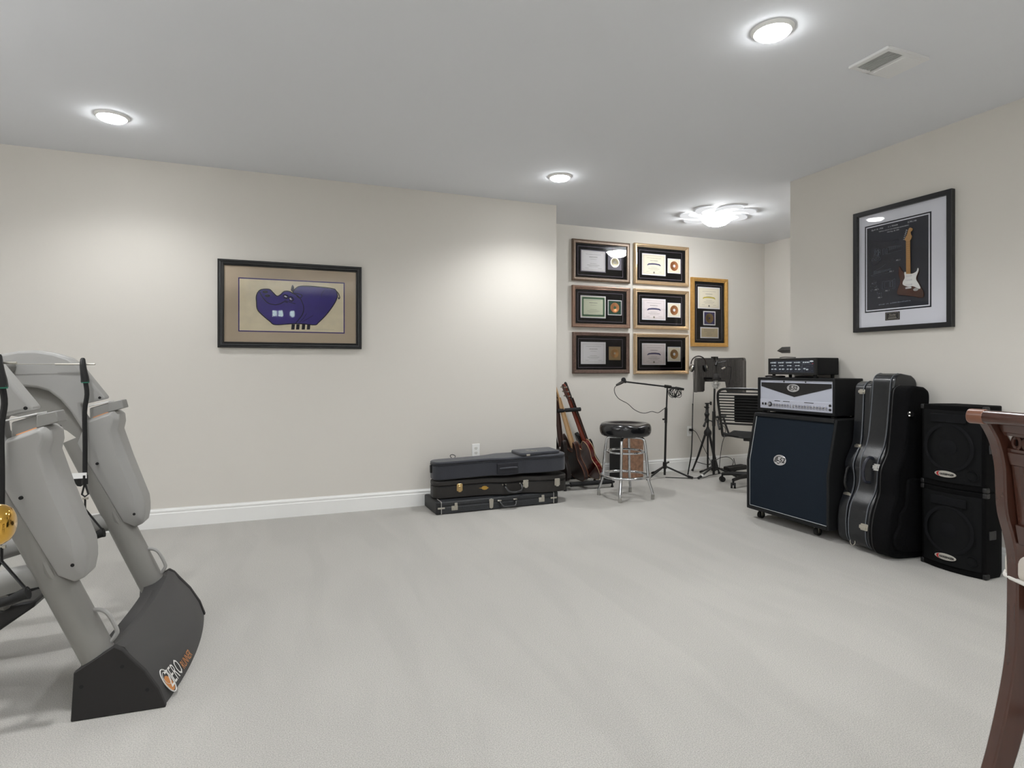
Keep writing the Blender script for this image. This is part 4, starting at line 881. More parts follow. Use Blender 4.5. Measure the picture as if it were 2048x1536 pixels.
for s in (-1, 1):
    e = B(); Mx = Matrix.Translation((s * 0.082, 0, 0.04)) @ Matrix.Rotation(s * PI / 2 - s * 0.25, 4, 'Y')
    lathe(e, [(0.0005, 0.022), (0.022, 0.020), (0.036, 0.010), (0.040, 0.0), (0.038, -0.004)], 20, Mx)
    c1 = obj('ear_cup', e, NICKEL, hpn); e = B(); lathe(e, [(0.041, -0.002), (0.043, -0.012), (0.038, -0.022), (0.0005, -0.020)], 20, Mx); obj('cushion', e, BLACK, c1)
hc = thing('headphone_cable', 'black partly coiled headphone cable hanging down from the headphones to the carpet', 'cable', (4.365, 5.46, 0))
obj('straight_cable', tube(B(), smooth([(-0.03, 0.0, 1.155), (-0.02, 0.005, 1.0), (-0.03, 0.0, 0.85), (-0.035, 0.0, 0.78)], 5), 0.0032, 6), RUBBER, hc)
pts = []
path = smooth([(-0.035, 0, 0.80), (-0.04, 0, 0.6), (-0.045, 0.0, 0.4), (-0.055, 0.0, 0.24), (-0.08, 0.0, 0.12), (-0.11, -0.01, 0.02)], 10)
for i, p in enumerate(path[:-1]):
    q = path[i + 1]
    for j in range(10):
        t_ = j / 10; a = (i * 10 + j) * 2 * PI / 6.0; c_ = p.lerp(q, t_); pts.append((c_.x + 0.0055 * math.cos(a), c_.y + 0.0055 * math.sin(a), max(c_.z, 0.012)))
obj('coiled_cable', tube(B(), pts, 0.0036, 4), RUBBER, hc)
fc = thing('floor_cable', 'thin black cables lying on the carpet between the stands', 'cable', (4.2, 5.4, 0))
obj('cable', tube(B(), smooth([(-0.22, 0.08, 0.004), (-0.10, 0.0, 0.004), (0.02, -0.06, 0.004), (0.16, -0.08, 0.004), (0.32, 0.0, 0.005), (0.5, 0.05, 0.004), (0.78, 0.12, 0.004), (0.86, 0.2, 0.02), (0.90, 0.28, 0.12)], 5), 0.004, 6), RUBBER, fc)
obj('cable', tube(B(), smooth([(0.34, -0.04, 0.98), (0.42, 0.02, 0.62), (0.62, 0.1, 0.50), (0.60, 0.14, 0.3), (0.62, 0.2, 0.06), (0.72, 0.28, 0.012), (0.80, 0.24, 0.004)], 6), 0.0035, 6), RUBBER, fc)
obj('cable', tube(B(), smooth([(0.55, 0.26, 0.008), (0.60, 0.24, 0.12), (0.72, 0.2, 0.16), (0.84, 0.22, 0.10), (0.86, 0.28, 0.01)], 6), 0.0035, 6), RUBBER, fc)
pw = thing('power_strip', 'low black power box on the carpet behind the office chair', 'power box', (5.05, 5.60, 0), math.radians(12))
obj('casing', prism(B(), rrect(-0.17, 0.17, -0.05, 0.05, 0.03), 0.0, 0.05, 'z'), BLACK, pw, bevel=0.01)
obj('socket_row', box(B(), -0.12, 0.12, -0.02, 0.02, 0.05, 0.053), RUBBER, pw)

# ------------------------------------------------------------------ bungee office chair
oc = thing('office_chair', 'black rolling office chair with bungee cord back, beside the speaker cabinet', 'office chair', (4.55, 4.81, 0), math.radians(34))
# local +x is the facing direction, back at -x
for k in range(5):
    a = math.radians(158 + 72 * k); ex, ey = 0.30 * math.cos(a), 0.30 * math.sin(a)
    ar = obj('base_arm', tube(B(), [(0.03 * math.cos(a), 0.03 * math.sin(a), 0.105), (0.2 * math.cos(a), 0.2 * math.sin(a), 0.098), (ex, ey, 0.082)], 0.02, 8, rs=[0.027, 0.021, 0.017]), BLACK, oc)
    cs = B(); n_ = Vector((-math.sin(a + .6), math.cos(a + .6), 0))
    for s in (-1, 1): cyl(cs, Vector((ex, ey, 0.028)) + n_ * 0.006 * s, Vector((ex, ey, 0.028)) + n_ * 0.024 * s, 0.028, seg=16)
    cyl(cs, (ex, ey, 0.03), (ex, ey, 0.085), 0.010, seg=8); obj('caster', cs, RUBBER, ar)
obj('gas_lift', tube(B(), [(0, 0, 0.08), (0, 0, 0.46)], 0.024, 14), BLACK, oc); obj('mechanism', box(B(), -0.10, 0.12, -0.06, 0.06, 0.455, 0.50), BLACK, oc, bevel=0.008)
w = 0.232
for s in (-1, 1):
    pts = smooth([(0.22, s * w, 0.515), (0.0, s * w, 0.50), (-0.20, s * (w - 0.01), 0.505), (-0.27, s * (w - 0.012), 0.53), (-0.305, s * (w - 0.015), 0.60), (-0.335, s * (w - 0.002), 0.75), (-0.375, s * (w + 0.005), 0.90), (-0.395, s * (w - 0.012), 0.965), (-0.405, s * (w - 0.07), 0.99), (-0.407, 0, 0.994)], 5)
    obj('side_frame', tube(B(), pts, 0.0125, 10), BLACKM, oc)
    obj('arm_support', tube(B(), smooth([(-0.29, s * (w + 0.01), 0.58), (-0.2, s * (w + 0.05), 0.66), (0.0, s * (w + 0.055), 0.68), (0.08, s * (w + 0.05), 0.60), (0.06, s * (w + 0.01), 0.50)], 4), 0.011, 8), BLACKM, oc)
    obj('armrest', box(B(), -0.18, 0.06, s * (w + 0.055) - 0.022, s * (w + 0.055) + 0.022, 0.68, 0.705), BLACK, oc, bevel=0.008)
obj('front_frame', tube(B(), [(0.22, -w, 0.515), (0.235, 0, 0.51), (0.22, w, 0.515)], 0.0125, 10), BLACKM, oc)
obj('lower_brace', tube(B(), smooth([(-0.28, -w + 0.015, 0.545), (-0.24, -0.12, 0.515), (-0.12, 0, 0.49), (-0.24, 0.12, 0.515), (-0.28, w - 0.015, 0.545)], 4), 0.012, 8), BLACKM, oc)
obj('rear_band', box(B(), -0.325, -0.315, -w, w, 0.635, 0.655), BLACKM, oc, bevel=0.003)
CORD = mat('black_cord', (22, 22, 22), 0.75, bump=0.5, bscale=300)
for k in range(11):
    z = 0.955 - k * 0.0275; x = -0.395 + (0.955 - z) * 0.21
    obj('bungee_cord', tube(B(), [(x, -w + 0.005, z), (x + 0.016, 0, z), (x, w - 0.005, z)], 0.0068, 6), CORD, oc)
for k in range(13):
    x = 0.195 - k * 0.033
    obj('seat_cord', tube(B(), [(x, -w, 0.512), (x, 0, 0.50), (x, w, 0.512)], 0.008, 6), CORD, oc)
obj('lumbar_pad', box(B(), -0.300, -0.275, -0.20, 0.10, 0.66, 0.93), mat('black_mesh_pad', (12, 12, 13), 0.85), oc, bevel=0.012)

# ------------------------------------------------------------------ black lamp peeking round the wall corner
lp = thing('floor_lamp', 'black lamp head peeking out behind the right wall corner', 'lamp', (4.95, 4.55, 0))
obj('base', lathe(B(), [(0.0005, 0.0), (0.13, 0.0), (0.13, 0.015), (0.02, 0.025)], 24), BLACK, lp); obj('pole', cyl(B(), (0, 0, 0.02), (0, 0, 1.36), 0.01, seg=10), BLACK, lp)
obj('lamp_head', prism(B(), [(-0.07, 1.375), (0.0, 1.35), (0.12, 1.36), (0.12, 1.40), (0.0, 1.415)], 0.05, 0.26), BLACK, lp, bevel=0.006)

# ------------------------------------------------------------------ slanted 4x12 cabinet
def cabinet_tex(): return TOLEX
YL, YRr = 3.80, 3.03
cb = thing('speaker_cabinet', 'large black slanted guitar speaker cabinet on casters against the right wall', 'speaker cabinet', (3.54, (YL + YRr) / 2, 0), -PI / 2)
hw = (YL - YRr) / 2; D = 0.43
# local: x to the viewer's right, y into the wall, z up
prof = [(0.0, 0.075), (0.0, 0.46), (0.078, 0.832), (0.088, 0.838), (D, 0.838), (D, 0.075)]
def slab(x0, x1, pr): return prism(B(), pr, x0, x1, 'x')
th = 0.022
for x0, x1 in ((-hw, -hw + th), (hw - th, hw)): obj('side_panel', slab(x0, x1, prof), TOLEX, cb, bevel=0.008, seg=3)
obj('top_panel', slab(-hw + th, hw - th, [(0.074, 0.812), (0.080, 0.838), (D, 0.838), (D, 0.812)]), TOLEX, cb, bevel=0.004)
obj('bottom_panel', slab(-hw + th, hw - th, [(0, 0.075), (D, 0.075), (D, 0.099), (0, 0.099)]), TOLEX, cb, bevel=0.004)
obj('back_panel', box(B(), -hw + th, hw - th, D - 0.02, D - 0.002, 0.09, 0.82), TOLEX, cb)
obj('grille', slab(-hw + th, hw - th, [(0.014, 0.099), (0.014, 0.458), (0.088, 0.812), (0.102, 0.812), (0.03, 0.455), (0.03, 0.099)]), GRILL, cb)
PIP = mat('pale_piping', (176, 180, 182), 0.5)
obj('piping', tube(B(), [(hw - th - 0.004, 0.011, 0.104), (-hw + th + 0.004, 0.011, 0.104), (-hw + th + 0.004, 0.011, 0.459), (-hw + th + 0.004, 0.083, 0.808)], 0.0026, 6), PIP, cb)
def badge(par, x, z, y, rx, rz, s, M=None):
    M = M or Matrix.Identity(4)
    b = B(); T_ = M @ Matrix.Translation((x, y, z)) @ Matrix.Rotation(PI / 2, 4, 'X') @ Matrix.Diagonal((rx, rz, 1, 1))
    lathe(b, [(0.0005, 0.004), (0.8, 0.0035), (0.93, 0.004), (1.0, 0.002), (1.0, 0.0)], 40, T_)
    o = obj('badge', b, mat('badge_silver', (205, 205, 208), 0.22, 0.7), par, label='oval silver badge lettered B-52')
    bm = B(); T2 = M @ Matrix.Translation((x, y - 0.0045, z)); 
    prism(bm, [(-rx * 0.75, rz * 0.28), (-rx * 0.45, rz * 0.62), (-rx * 0.1, rz * 0.75), (rx * 0.3, rz * 0.6), (-rx * 0.1, rz * 0.62), (-rx * 0.45, rz * 0.45)], -0.0002, 0.0003, 'y', T2)
    prism(bm, [(-rx * 0.55, -rz * 0.45), (-rx * 0.1, -rz * 0.72), (rx * 0.25, -rz * 0.55), (-rx * 0.1, -rz * 0.55)], -0.0002, 0.0003, 'y', T2)
    obj('badge_swoosh', bm, BLACK, o)
    text('badge_lettering', 'B-52', s, BLACK, o, M @ FR(x, y - 0.0046, z), 0.0003, ital=0.25, bold=s * 0.02)
    return o
Mt = Matrix.Translation((0, 0.014, 0.458)) @ Matrix.Rotation(math.radians(-11.8), 4, 'X') @ Matrix.Translation((0, -0.014, -0.458))
badge(cb, -0.062, 0.500, 0.012, 0.060, 0.040, 0.052, Mt)
for x in (-hw + 0.075, hw - 0.16):
    for y in (0.08, D - 0.06):
        k_ = B(); box(k_, x - 0.02, x + 0.02, y - 0.02, y + 0.02, 0.062, 0.075); box(k_, x - 0.019, x - 0.015, y - 0.012, y + 0.012, 0.022, 0.065); box(k_, x + 0.015, x + 0.019, y - 0.012, y + 0.012, 0.022, 0.065)
        ct = obj('caster', k_, NICKEL, cb, bevel=0.001, seg=1); obj('wheel', cyl(B(), (x - 0.013, y, 0.028), (x + 0.013, y, 0.028), 0.028, seg=20), RUBBER, ct)
obj('handle_recess', box(B(), hw - 0.001, hw + 0.003, 0.16, 0.32, 0.42, 0.54), BLACK, cb, bevel=0.004)

# --- amplifier head on the cabinet
hd_ = thing('amplifier_head', 'guitar amplifier head with silver panel and black chevron on the cabinet', 'amplifier', (3.685, 3.468, 0.8385), -PI / 2)
hw, D, h0, h1 = 0.364, 0.285, 0.014, 0.282
for x in (-hw + 0.04, hw - 0.04):
    for y in (0.04, D - 0.04): obj('foot', cyl(B(), (x, y, 0.0), (x, y, 0.016), 0.018, seg=14), RUBBER, hd_)
bm = B(); box(bm, -hw, -hw + .022, 0, D, h0, h1); obj('side_panel', bm, TOLEX, hd_, bevel=0.007, seg=3)
bm = B(); box(bm, hw - .022, hw, 0, D, h0, h1); obj('side_panel', bm, TOLEX, hd_, bevel=0.007, seg=3)
obj('top_panel', box(B(), -hw + .021, hw - .021, 0, D, h1 - .02, h1), TOLEX, hd_, bevel=0.005, seg=3)
obj('bottom_panel', box(B(), -hw + .021, hw - .021, 0, D, h0, h0 + .022), TOLEX, hd_, bevel=0.005, seg=3)
obj('back_panel', box(B(), -hw + .02, hw - .02, D - .02, D - .004, h0 + .01, h1 - .01), BLACK, hd_)
SP = mat('brushed_silver', (205, 208, 222), 0.45, 0.35); PANEL = mat('silver_grille', (196, 200, 214), 0.5, 0.25, bump=0.3, bscale=600)
fx0, fx1, fz0, fz1 = -hw + .022, hw - .022, h0 + .022, h1 - .020
obj('front_panel', box(B(), fx0, fx1, 0.012, 0.02, fz0 + 0.072, fz1), PANEL, hd_)
obj('control_panel', box(B(), fx0, fx1, 0.009, 0.02, fz0, fz0 + 0.072), SP, hd_, bevel=0.001)
cz = fz0 + 0.072
obj('chevron', prism(B(), [(fx0 + 0.012, fz1 - 0.020), (fx1 - 0.012, fz1 - 0.020), (fx1 - 0.012, fz1 - 0.050), (0.0, cz + 0.028), (fx0 + 0.012, fz1 - 0.052)], 0.0095, 0.0125), mat('black_grille', (26, 24, 24), 0.7, bump=0.5, bscale=600), hd_)
badge(hd_, -0.008, fz1 - 0.058, 0.0085, 0.058, 0.031, 0.042)
for x in (-0.10, 0.105): obj('screw', cyl(B(), (x, 0.0095, fz1 - 0.010), (x, 0.012, fz1 - 0.010), 0.006, seg=10), BLACK, hd_)
obj('red_jewel_mount', cyl(B(), (fx0 + 0.105, 0.002, fz0 + 0.034), (fx0 + 0.105, 0.009, fz0 + 0.034), 0.019, seg=20), BLACK, hd_)
kb0 = None
KN = mat('knob_silver', (190, 190, 196), 0.25, 0.85)
xs = [-0.345 + .06 + i * 0.0 for i in range(0)]
pos = [fx0 + 0.105] + [fx0 + 0.148 + i * 0.0268 for i in range(19)]
for i, x in enumerate(pos):
    r_ = 0.0095 if i else 0.014
    kb_ = B(); cyl(kb_, (0, -0.014, 0), (0, 0.0, 0), r_ * 0.8, r_, 16); box(kb_, -0.001, 0.001, -0.0145, -0.013, 0, r_ * 0.8)
    if i in (7, 8): 
        kb_.free(); kb_ = B(); box(kb_, -0.004, 0.004, -0.006, 0, -0.012, 0.012)
    obj('knob' if i not in (7, 8) else 'switch', kb_, KN, hd_, loc=(x, 0.009 if i else 0.002, fz0 + 0.034 - (0.004 if i in (7, 8) else 0)))
for x in (fx0 + 0.03, fx0 + 0.06): obj('switch', box(B(), x - 0.006, x + 0.006, 0.002, 0.009, fz0 + 0.026, fz0 + 0.044), BLACK, hd_, bevel=0.001)
for z in (0.022, 0.052): obj('input_jack', cyl(B(), (fx1 - 0.022, 0.004, fz0 + z), (fx1 - 0.022, 0.009, fz0 + z), 0.009, seg=16), BLACK, hd_)
lb = B()
for x0_, x1_ in ((0.15, 0.205), (0.235, 0.30), (0.435, 0.52)): box(lb, fx0 + x0_, fx0 + x1_, 0.0083, 0.009, fz0 + 0.060, fz0 + 0.065)
for x in pos[1:]: box(lb, x - 0.007, x + 0.007, 0.0085, 0.009, fz0 + 0.016, fz0 + 0.018)
for x in pos[1:]:
    for q in range(7):
        a = math.radians(-40 + q * 43); box(lb, x + 0.0135 * math.cos(a) - .0006, x + 0.0135 * math.cos(a) + .0006, 0.0086, 0.009, fz0 + 0.034 + 0.0135 * math.sin(a) - .0006, fz0 + 0.034 + 0.0135 * math.sin(a) + .0006)
obj('panel_lettering', lb, BLACK, hd_)
obj('carry_handle', box(B(), -0.10, 0.10, 0.12, 0.15, h1, h1 + 0.012), BLACK, hd_, bevel=0.005)

# --- crumpled black strap and manual between head and mixer
sp = thing('black_strap', 'dark cloth strap lying on the amplifier head under the powered mixer', 'strap', (3.75, 3.70, 1.121))
obj('strap', tube(B(), smooth([(0.0, 0.10, 0.007), (-0.01, 0.06, 0.010), (-0.02, 0.0, 0.008), (-0.02, -0.05, 0.008), (0.06, -0.02, 0.007), (0.10, 0.06, 0.007)], 5), 0.014, 8, flat=0.5), mat('dark_cloth', (30, 24, 24), 0.9), sp)
# --- powered mixer
mx_ = thing('powered_mixer', 'small black powered mixer with rows of white knobs, top of the amplifier stack', 'mixer', (3.725, 3.528, 1.1345), -PI / 2)
hw, D = 0.229, 0.235
for x in (-hw + 0.03, hw - 0.03):
    for y in (0.03, D - 0.03): obj('foot', cyl(B(), (x, y, -0.0135), (x, y, 0.012), 0.013, seg=12), RUBBER, mx_)
obj('case', prism(B(), [(-hw, 0.01), (hw, 0.01), (hw, 0.138), (-hw, 0.138)], 0.012, D), TOLEX, mx_, bevel=0.006)
fr_ = moulding(2 * hw, 0.128, [(0, -0.02), (0, 0.0), (0.016, 0.0), (0.017, -0.010)])
obj('front_rim', fr_, BLACK, mx_, loc=(0, 0.0, 0.010), bevel=0.001)
MP = mat('mixer_panel', (34, 38, 50), 0.5)
obj('control_panel', box(B(), -hw + .016, hw - .016, 0.006, 0.013, 0.026, 0.122), MP, mx_)
MW = mat('mixer_white', (214, 222, 230), 0.4)
k1 = B(); cyl(k1, (0, -0.008, 0), (0, 0.006, 0), 0.005, seg=10)
first = None
def kn_(x, z, r=1.0, m=MW):
    global first
    if first is None: first = obj('knob', k1, m, mx_, loc=(x, 0, z)); return
    o = first.copy(); C.objects.link(o); o.parent = mx_; o.location = (x, 0, z); o.scale = (r, 1, r)
for i in range(4):
    bx = -hw + 0.035 + i * 0.078
    for j, (dx, dz, r_) in enumerate(((0.0, 0.103, 0.9), (0.019, 0.103, 0.9), (0.038, 0.103, 1.15), (0.012, 0.080, 0.8), (0.036, 0.080, 0.9), (0.010, 0.052, 1.0), (0.042, 0.052, 1.15))): kn_(bx + dx, dz, r_)
for x, z in ((0.125, 0.104), (0.145, 0.104), (0.165, 0.104), (0.13, 0.056), (0.155, 0.050)): kn_(x, z, 1.1)
lb = B(); box(lb, 0.10, 0.1015, 0.0052, 0.006, 0.030, 0.120)
box(lb, 0.10, 0.20, 0.0052, 0.006, 0.088, 0.0893); box(lb, -hw + .03, 0.10, 0.0052, 0.006, 0.112, 0.1128)
rnd = random.Random(2)
for k in range(90):
    x = rnd.uniform(-hw + .03, 0.19); z = rnd.choice((0.034, 0.042, 0.066, 0.072, 0.092, 0.116)); l_ = rnd.uniform(0.003, 0.010); box(lb, x, x + l_, 0.0052, 0.006, z, z + 0.0016)
obj('panel_lettering', lb, mat('panel_print', (120, 128, 142), 0.6), mx_)
obj('logo_oval', prism(B(), ellipse(0.188, 0.112, 0.016, 0.006, 20), 0.004, 0.006), MW, mx_)
obj('red_led', box(B(), 0.192, 0.202, 0.004, 0.006, 0.092, 0.096), mat('red_led', (200, 60, 70), 0.3), mx_)
pn = thing('cable_end', 'thin black cable end lying on the powered mixer', 'cable', (3.80, 3.64, 1.2745)); obj('cable', tube(B(), smooth([(0, 0.07, 0.004), (0.0, 0.02, 0.008), (0.02, -0.03, 0.005), (0.03, -0.06, 0.004)], 5), 0.0035, 6), RUBBER, pn)

# ------------------------------------------------------------------ standing guitar cases (local x = width, z = up, y into the scene)
def standing(root_loc, lean, L, y0, y1, m, name, label, kw, seamf=0.5, group=None, cat='guitar case'):
    t = thing(name, label, cat, root_loc, 0, group); t.rotation_euler = (0, lean, 0)
    out = [(w, s) for s, w in case_outline(L, **kw)]
    return t, out
BC = mat('glossy_black_case', (22, 24, 28), 0.30, noise=0.12, nscale=40, bump=0.12, bscale=160, coat=0.15)
GP = mat('grey_piping', (96, 100, 106), 0.5)
G3 = 'guitar cases leaning beside the speaker cabinet'
def left_x(out, z):
    best = 0
    for (w1, s1), (w2, s2) in zip(out, out[1:] + out[:1]):
        if w1 <= 0 and w2 <= 0 and (s1 - z) * (s2 - z) <= 0 and abs(s2 - s1) > 1e-6: best = min(best, w1 + (w2 - w1) * (z - s1) / (s2 - s1))
    return best
def side_M(x, y, z): return Matrix.Translation((x, y, z)) @ Matrix.Rotation(-PI / 2, 4, 'Z')
# case A, nearest the cabinet
t, out = standing((3.752, 2.935, 0.0), math.radians(5.5), 1.105, 0, 0, BC, 'guitar_case', 'slim black hard guitar case squeezed between the cabinet and the larger case', dict(neck=0.085, up=0.145, waist=0.125, low=0.178, head=0.095), group=G3)
obj('case_body', prism(B(), out, 0.002, 0.068), BC, t, bevel=0.006); obj('lid', prism(B(), out, -0.055, -0.002), BC, t, bevel=0.010)
b = B(); tube(b, [(x, 0.0, z) for x, z in offs(out, -0.001)], 0.004, 6, closed=True); obj('piping', b, GP, t)
for z in (1.03, 0.655): latch(t, side_M(left_x(out, z) + 0.001, 0.01, z) @ Matrix.Rotation(PI / 2, 4, 'Y'), s=0.75)
b = B(); x = left_x(out, 0.44)
tube(b, smooth([(x, 0.03, 0.52), (x - 0.03, 0.035, 0.50), (x - 0.042, 0.035, 0.45), (x - 0.045, 0.035, 0.40), (x - 0.03, 0.03, 0.36), (x, 0.03, 0.34)], 4), 0.008, 8); obj('handle', b, BLACK, t)
x = left_x(out, 0.325); obj('emblem', prism(B(), ellipse(0, 0, 0.032, 0.014, 20), -0.003, 0.002, 'y', side_M(x, 0.03, 0.325)), NICKEL, t)
# case B, big acoustic
t, out = standing((3.715, 2.80, 0.0), math.radians(8.3), 1.165, 0, 0, BC, 'guitar_case', 'glossy black hard acoustic guitar case with chrome latches leaning on the wall', dict(neck=0.098, up=0.150, waist=0.140, low=0.205, head=0.108), group=G3)
obj('case_body', prism(B(), out, -0.048, 0.075), BC, t, bevel=0.006, seg=3); obj('lid', prism(B(), out, -0.078, -0.051), BC, t, bevel=0.010, seg=3)
b = B(); tube(b, [(x, -0.0495, z) for x, z in offs(out, 0.001)], 0.0035, 6, closed=True); tube(b, [(x, 0.073, z) for x, z in offs(out, 0.0)], 0.0035, 6, closed=True); obj('piping', b, GP, t)
for z in (0.145,): latch(t, side_M(left_x(out, z) - 0.001, -0.045, z) @ Matrix.Rotation(PI / 2, 4, 'Y'), s=0.95)
for z in (0.535,): latch(t, side_M(left_x(out, z) - 0.001, -0.045, z) @ Matrix.Rotation(PI / 2, 4, 'Y'), s=1.0, m=CHROME)
b = B(); x = left_x(out, 0.5)
tube(b, smooth([(x + 0.01, -0.01, 0.585), (x - 0.025, 0.0, 0.590), (x - 0.045, 0.01, 0.55), (x - 0.047, 0.015, 0.49), (x - 0.03, 0.01, 0.435), (x + 0.01, 0.0, 0.43)], 4), 0.010, 8); obj('handle', b, mat('handle_vinyl', (40, 42, 52), 0.4), t)
x = left_x(out, 0.035); b = B(); tube(b, [(x + 0.0, 0.055 + 0.018 * math.cos(2 * PI * k / 14), 0.028 + 0.022 * math.sin(2 * PI * k / 14)) for k in range(14)], 0.0028, 6, closed=True); obj('strap_ring', b, NICKEL, t)
# gig bag in front
NY = mat('black_gig_nylon', (6, 6, 8), 0.9, spec=0.15, noise=0.2, nscale=30, bump=0.5, bscale=60)
t, out = standing((3.700, 2.645, 0.0), math.radians(6.0), 1.085, 0, 0, NY, 'guitar_bag', 'matt black padded gig bag leaning in front of the glossy guitar case', dict(neck=0.102, up=0.160, waist=0.155, low=0.205, head=0.100), group=G3, cat='guitar bag')
obj('bag_body', prism(B(), out, -0.062, 0.075), NY, t, bevel=0.022, seg=4)
obj('front_pocket', prism(B(), [(x * 0.8, z * 0.42 + 0.05) for x, z in out], -0.082, -0.06), NY, t, bevel=0.012, seg=3)
b = B(); tube(b, [(x, 0.045, z) for x, z in offs(out, 0.002)], 0.005, 6, closed=True); obj('piping', b, BLACK, t)
b = B(); cyl(b, (-0.085, -0.078, 0.905), (-0.085, -0.06, 0.905), 0.018, seg=16); obj('strap_button', b, BLACK, t)
for z in (0.90, 0.912): pass
b = B(); cyl(b, (-0.10, -0.079, 0.912), (-0.10, -0.07, 0.912), 0.005, seg=8); cyl(b, (-0.10, -0.079, 0.892), (-0.10, -0.07, 0.892), 0.005, seg=8); obj('rivets', b, NICKEL, t)
b = B(); tube(b, smooth([(0.12, -0.06, 0.03), (0.15, -0.085, 0.04), (0.13, -0.08, 0.02), (0.19, -0.07, 0.03), (0.16, -0.09, 0.015)], 4), 0.008, 6, flat=0.4); obj('shoulder_strap', b, BLACK, t)

# ------------------------------------------------------------------ PA speakers
PAC = mat('black_carpet_covering', (7, 7, 8), 0.95, spec=0.15, bump=0.6, bscale=400); PAG = mat('perforated_grille', (9, 10, 12), 0.75, 0.0, spec=0.2, noise=0.2, nscale=500, bump=0.6, bscale=700)
def pa(label, z):
    t = thing('pa_speaker', label, 'loudspeaker', (3.725, 2.338, z), -PI / 2, 'stacked loudspeakers beside the gig bag')
    hw, D, h = 0.178, 0.235, 0.486
    poly = [(-hw, 0.0), (-hw * 0.5, -0.026), (0, -0.034), (hw * 0.5, -0.026), (hw, 0.0), (hw, D * 0.55), (hw * 0.72, D), (-hw * 0.72, D), (-hw, D * 0.55)]
    obj('cabinet', prism(B(), poly, 0.0, h, 'z'), PAC, t, bevel=0.006)
    g = B(); n = 12; fr, bk = [], []
    for k in range(n + 1):
        u = -1 + 2 * k / n; y = -0.034 * (1 - u * u); fr.append((u * (hw - 0.016), y - 0.007)); bk.append((u * (hw - 0.016), y + 0.004))
    prism(g, fr + bk[::-1], 0.035, h - 0.03, 'z'); go = obj('grille', g, PAG, t, bevel=0.003)
    Mw = Matrix.Translation((0.0, -0.040, 0.24)) @ Matrix.Rotation(PI / 2, 4, 'X')
    w_ = B(); lathe(w_, [(0.122, -0.001), (0.132, 0.0012), (0.142, -0.001)], 40, Mw); lathe(w_, [(0.0005, 0.004), (0.03, 0.003), (0.048, 0.0)], 24, Mw); obj('woofer_outline', w_, mat('woofer_dark', (8, 9, 13), 0.7, spec=0.2), go)
    hn = B(); box(hn, -0.10, 0.10, -0.044, -0.036, 0.385, 0.435); obj('horn', hn, MATS['woofer_dark'], go, bevel=0.003)
    pt = B(); Mp = Matrix.Translation((0.125, -0.026, 0.09)) @ Matrix.Rotation(PI / 2, 4, 'X') @ Matrix.Rotation(0.0, 4, 'Y'); lathe(pt, [(0.026, -0.004), (0.029, 0.003), (0.031, -0.004)], 24, Mp); obj('port', pt, MATS['woofer_dark'], go)
    bx, bz = -0.012, 0.082
    bd = obj('badge', prism(B(), ellipse(bx, bz, 0.060, 0.0185, 36), -0.0475, -0.040), mat('badge_grey', (176, 172, 164), 0.35, 0.3), t, bevel=0.001, label='oval badge with red crescent')
    rd = B(); prism(rd, [(bx - 0.050, bz), (bx - 0.044, bz + 0.010), (bx - 0.028, bz + 0.0155), (bx - 0.036, bz + 0.008), (bx - 0.039, bz), (bx - 0.036, bz - 0.008), (bx - 0.028, bz - 0.0145), (bx - 0.044, bz - 0.010)], -0.0485, -0.0474)
    obj('red_crescent', rd, mat('logo_red', (170, 30, 36), 0.4), bd); text('badge_lettering', 'HARBINGER', 0.0165, BLACK, bd, FR(bx + 0.008, -0.0480, bz - 0.001), 0.0004, ital=0.15, bold=0.0006, sx=0.92)
    for x in (-hw + 0.004, hw - 0.004):
        for z_ in (0.0, h - 0.03):
            q = B(); box(q, x - 0.012, x + 0.012, -0.006, 0.03, z_, z_ + 0.03); obj('corner_protector', q, BLACK, t, bevel=0.006)
    obj('side_handle', box(B(), hw - 0.001, hw + 0.004, 0.03, 0.09, 0.22, 0.27), BLACK, t, bevel=0.003)
    return t
pa('lower of two stacked black loudspeakers, standing on the carpet', 0.002)
pa('upper of two stacked black loudspeakers beside the gig bag', 0.4895)

# ------------------------------------------------------------------ wooden bar chair in the right foreground (local +y faces, +x = near side)
WD = mat('mahogany_wood', (72, 42, 32), 0.27, noise=0.14, nscale=6, stretch=(6, 6, 0.8), coat=0.35); WDD = mat('mahogany_dark', (34, 16, 12), 0.6)
CUS = mat('cream_leather', (214, 206, 196), 0.5, bump=0.1, bscale=80)
px_, py_, _ = cw(1.33, 1.092)
ch = thing('bar_chair', 'tall mahogany bar chair with pierced top rail and cream seat, right edge', 'chair', (px_, py_, 0), math.radians(-114.4))
# far post at local x=0; near post at x = 0.44 ; rear is -y
Wc = 0.44
def post(x):
    pr = [(-0.052, 1.078), (-0.034, 1.046), (-0.0245, 1.019), (-0.0165, 0.977), (-0.0145, 0.930), (-0.0106, 0.876), (0.003, 0.822), (0.010, 0.778), (0.011, 0.713), (0.009, 0.604), (0.003, 0.533), (-0.011, 0.451), (-0.027, 0.376), (-0.043, 0.312), (-0.082, 0.18), (-0.145, 0.0)]
    wd = [0.028, 0.030, 0.034, 0.038, 0.040, 0.042, 0.044, 0.050, 0.053, 0.052, 0.050, 0.050, 0.048, 0.045, 0.042, 0.038]
    sp_ = smooth([(y, 0, z) for y, z in pr], 4); ws = smooth([(w_, 0, 0) for w_ in wd], 4)
    rear = [(p.x, p.z) for p in sp_]; front = [(p.x + w_.x, p.z) for p, w_ in zip(sp_, ws)]
    return prism(B(), [(a, b_) for a, b_ in rear] + [(a, max(b_, 0)) for a, b_ in front[::-1]], x - 0.016, x + 0.016, 'x')
for x in (0.0, Wc): obj('back_post', post(x), WD, ch, bevel=0.004)
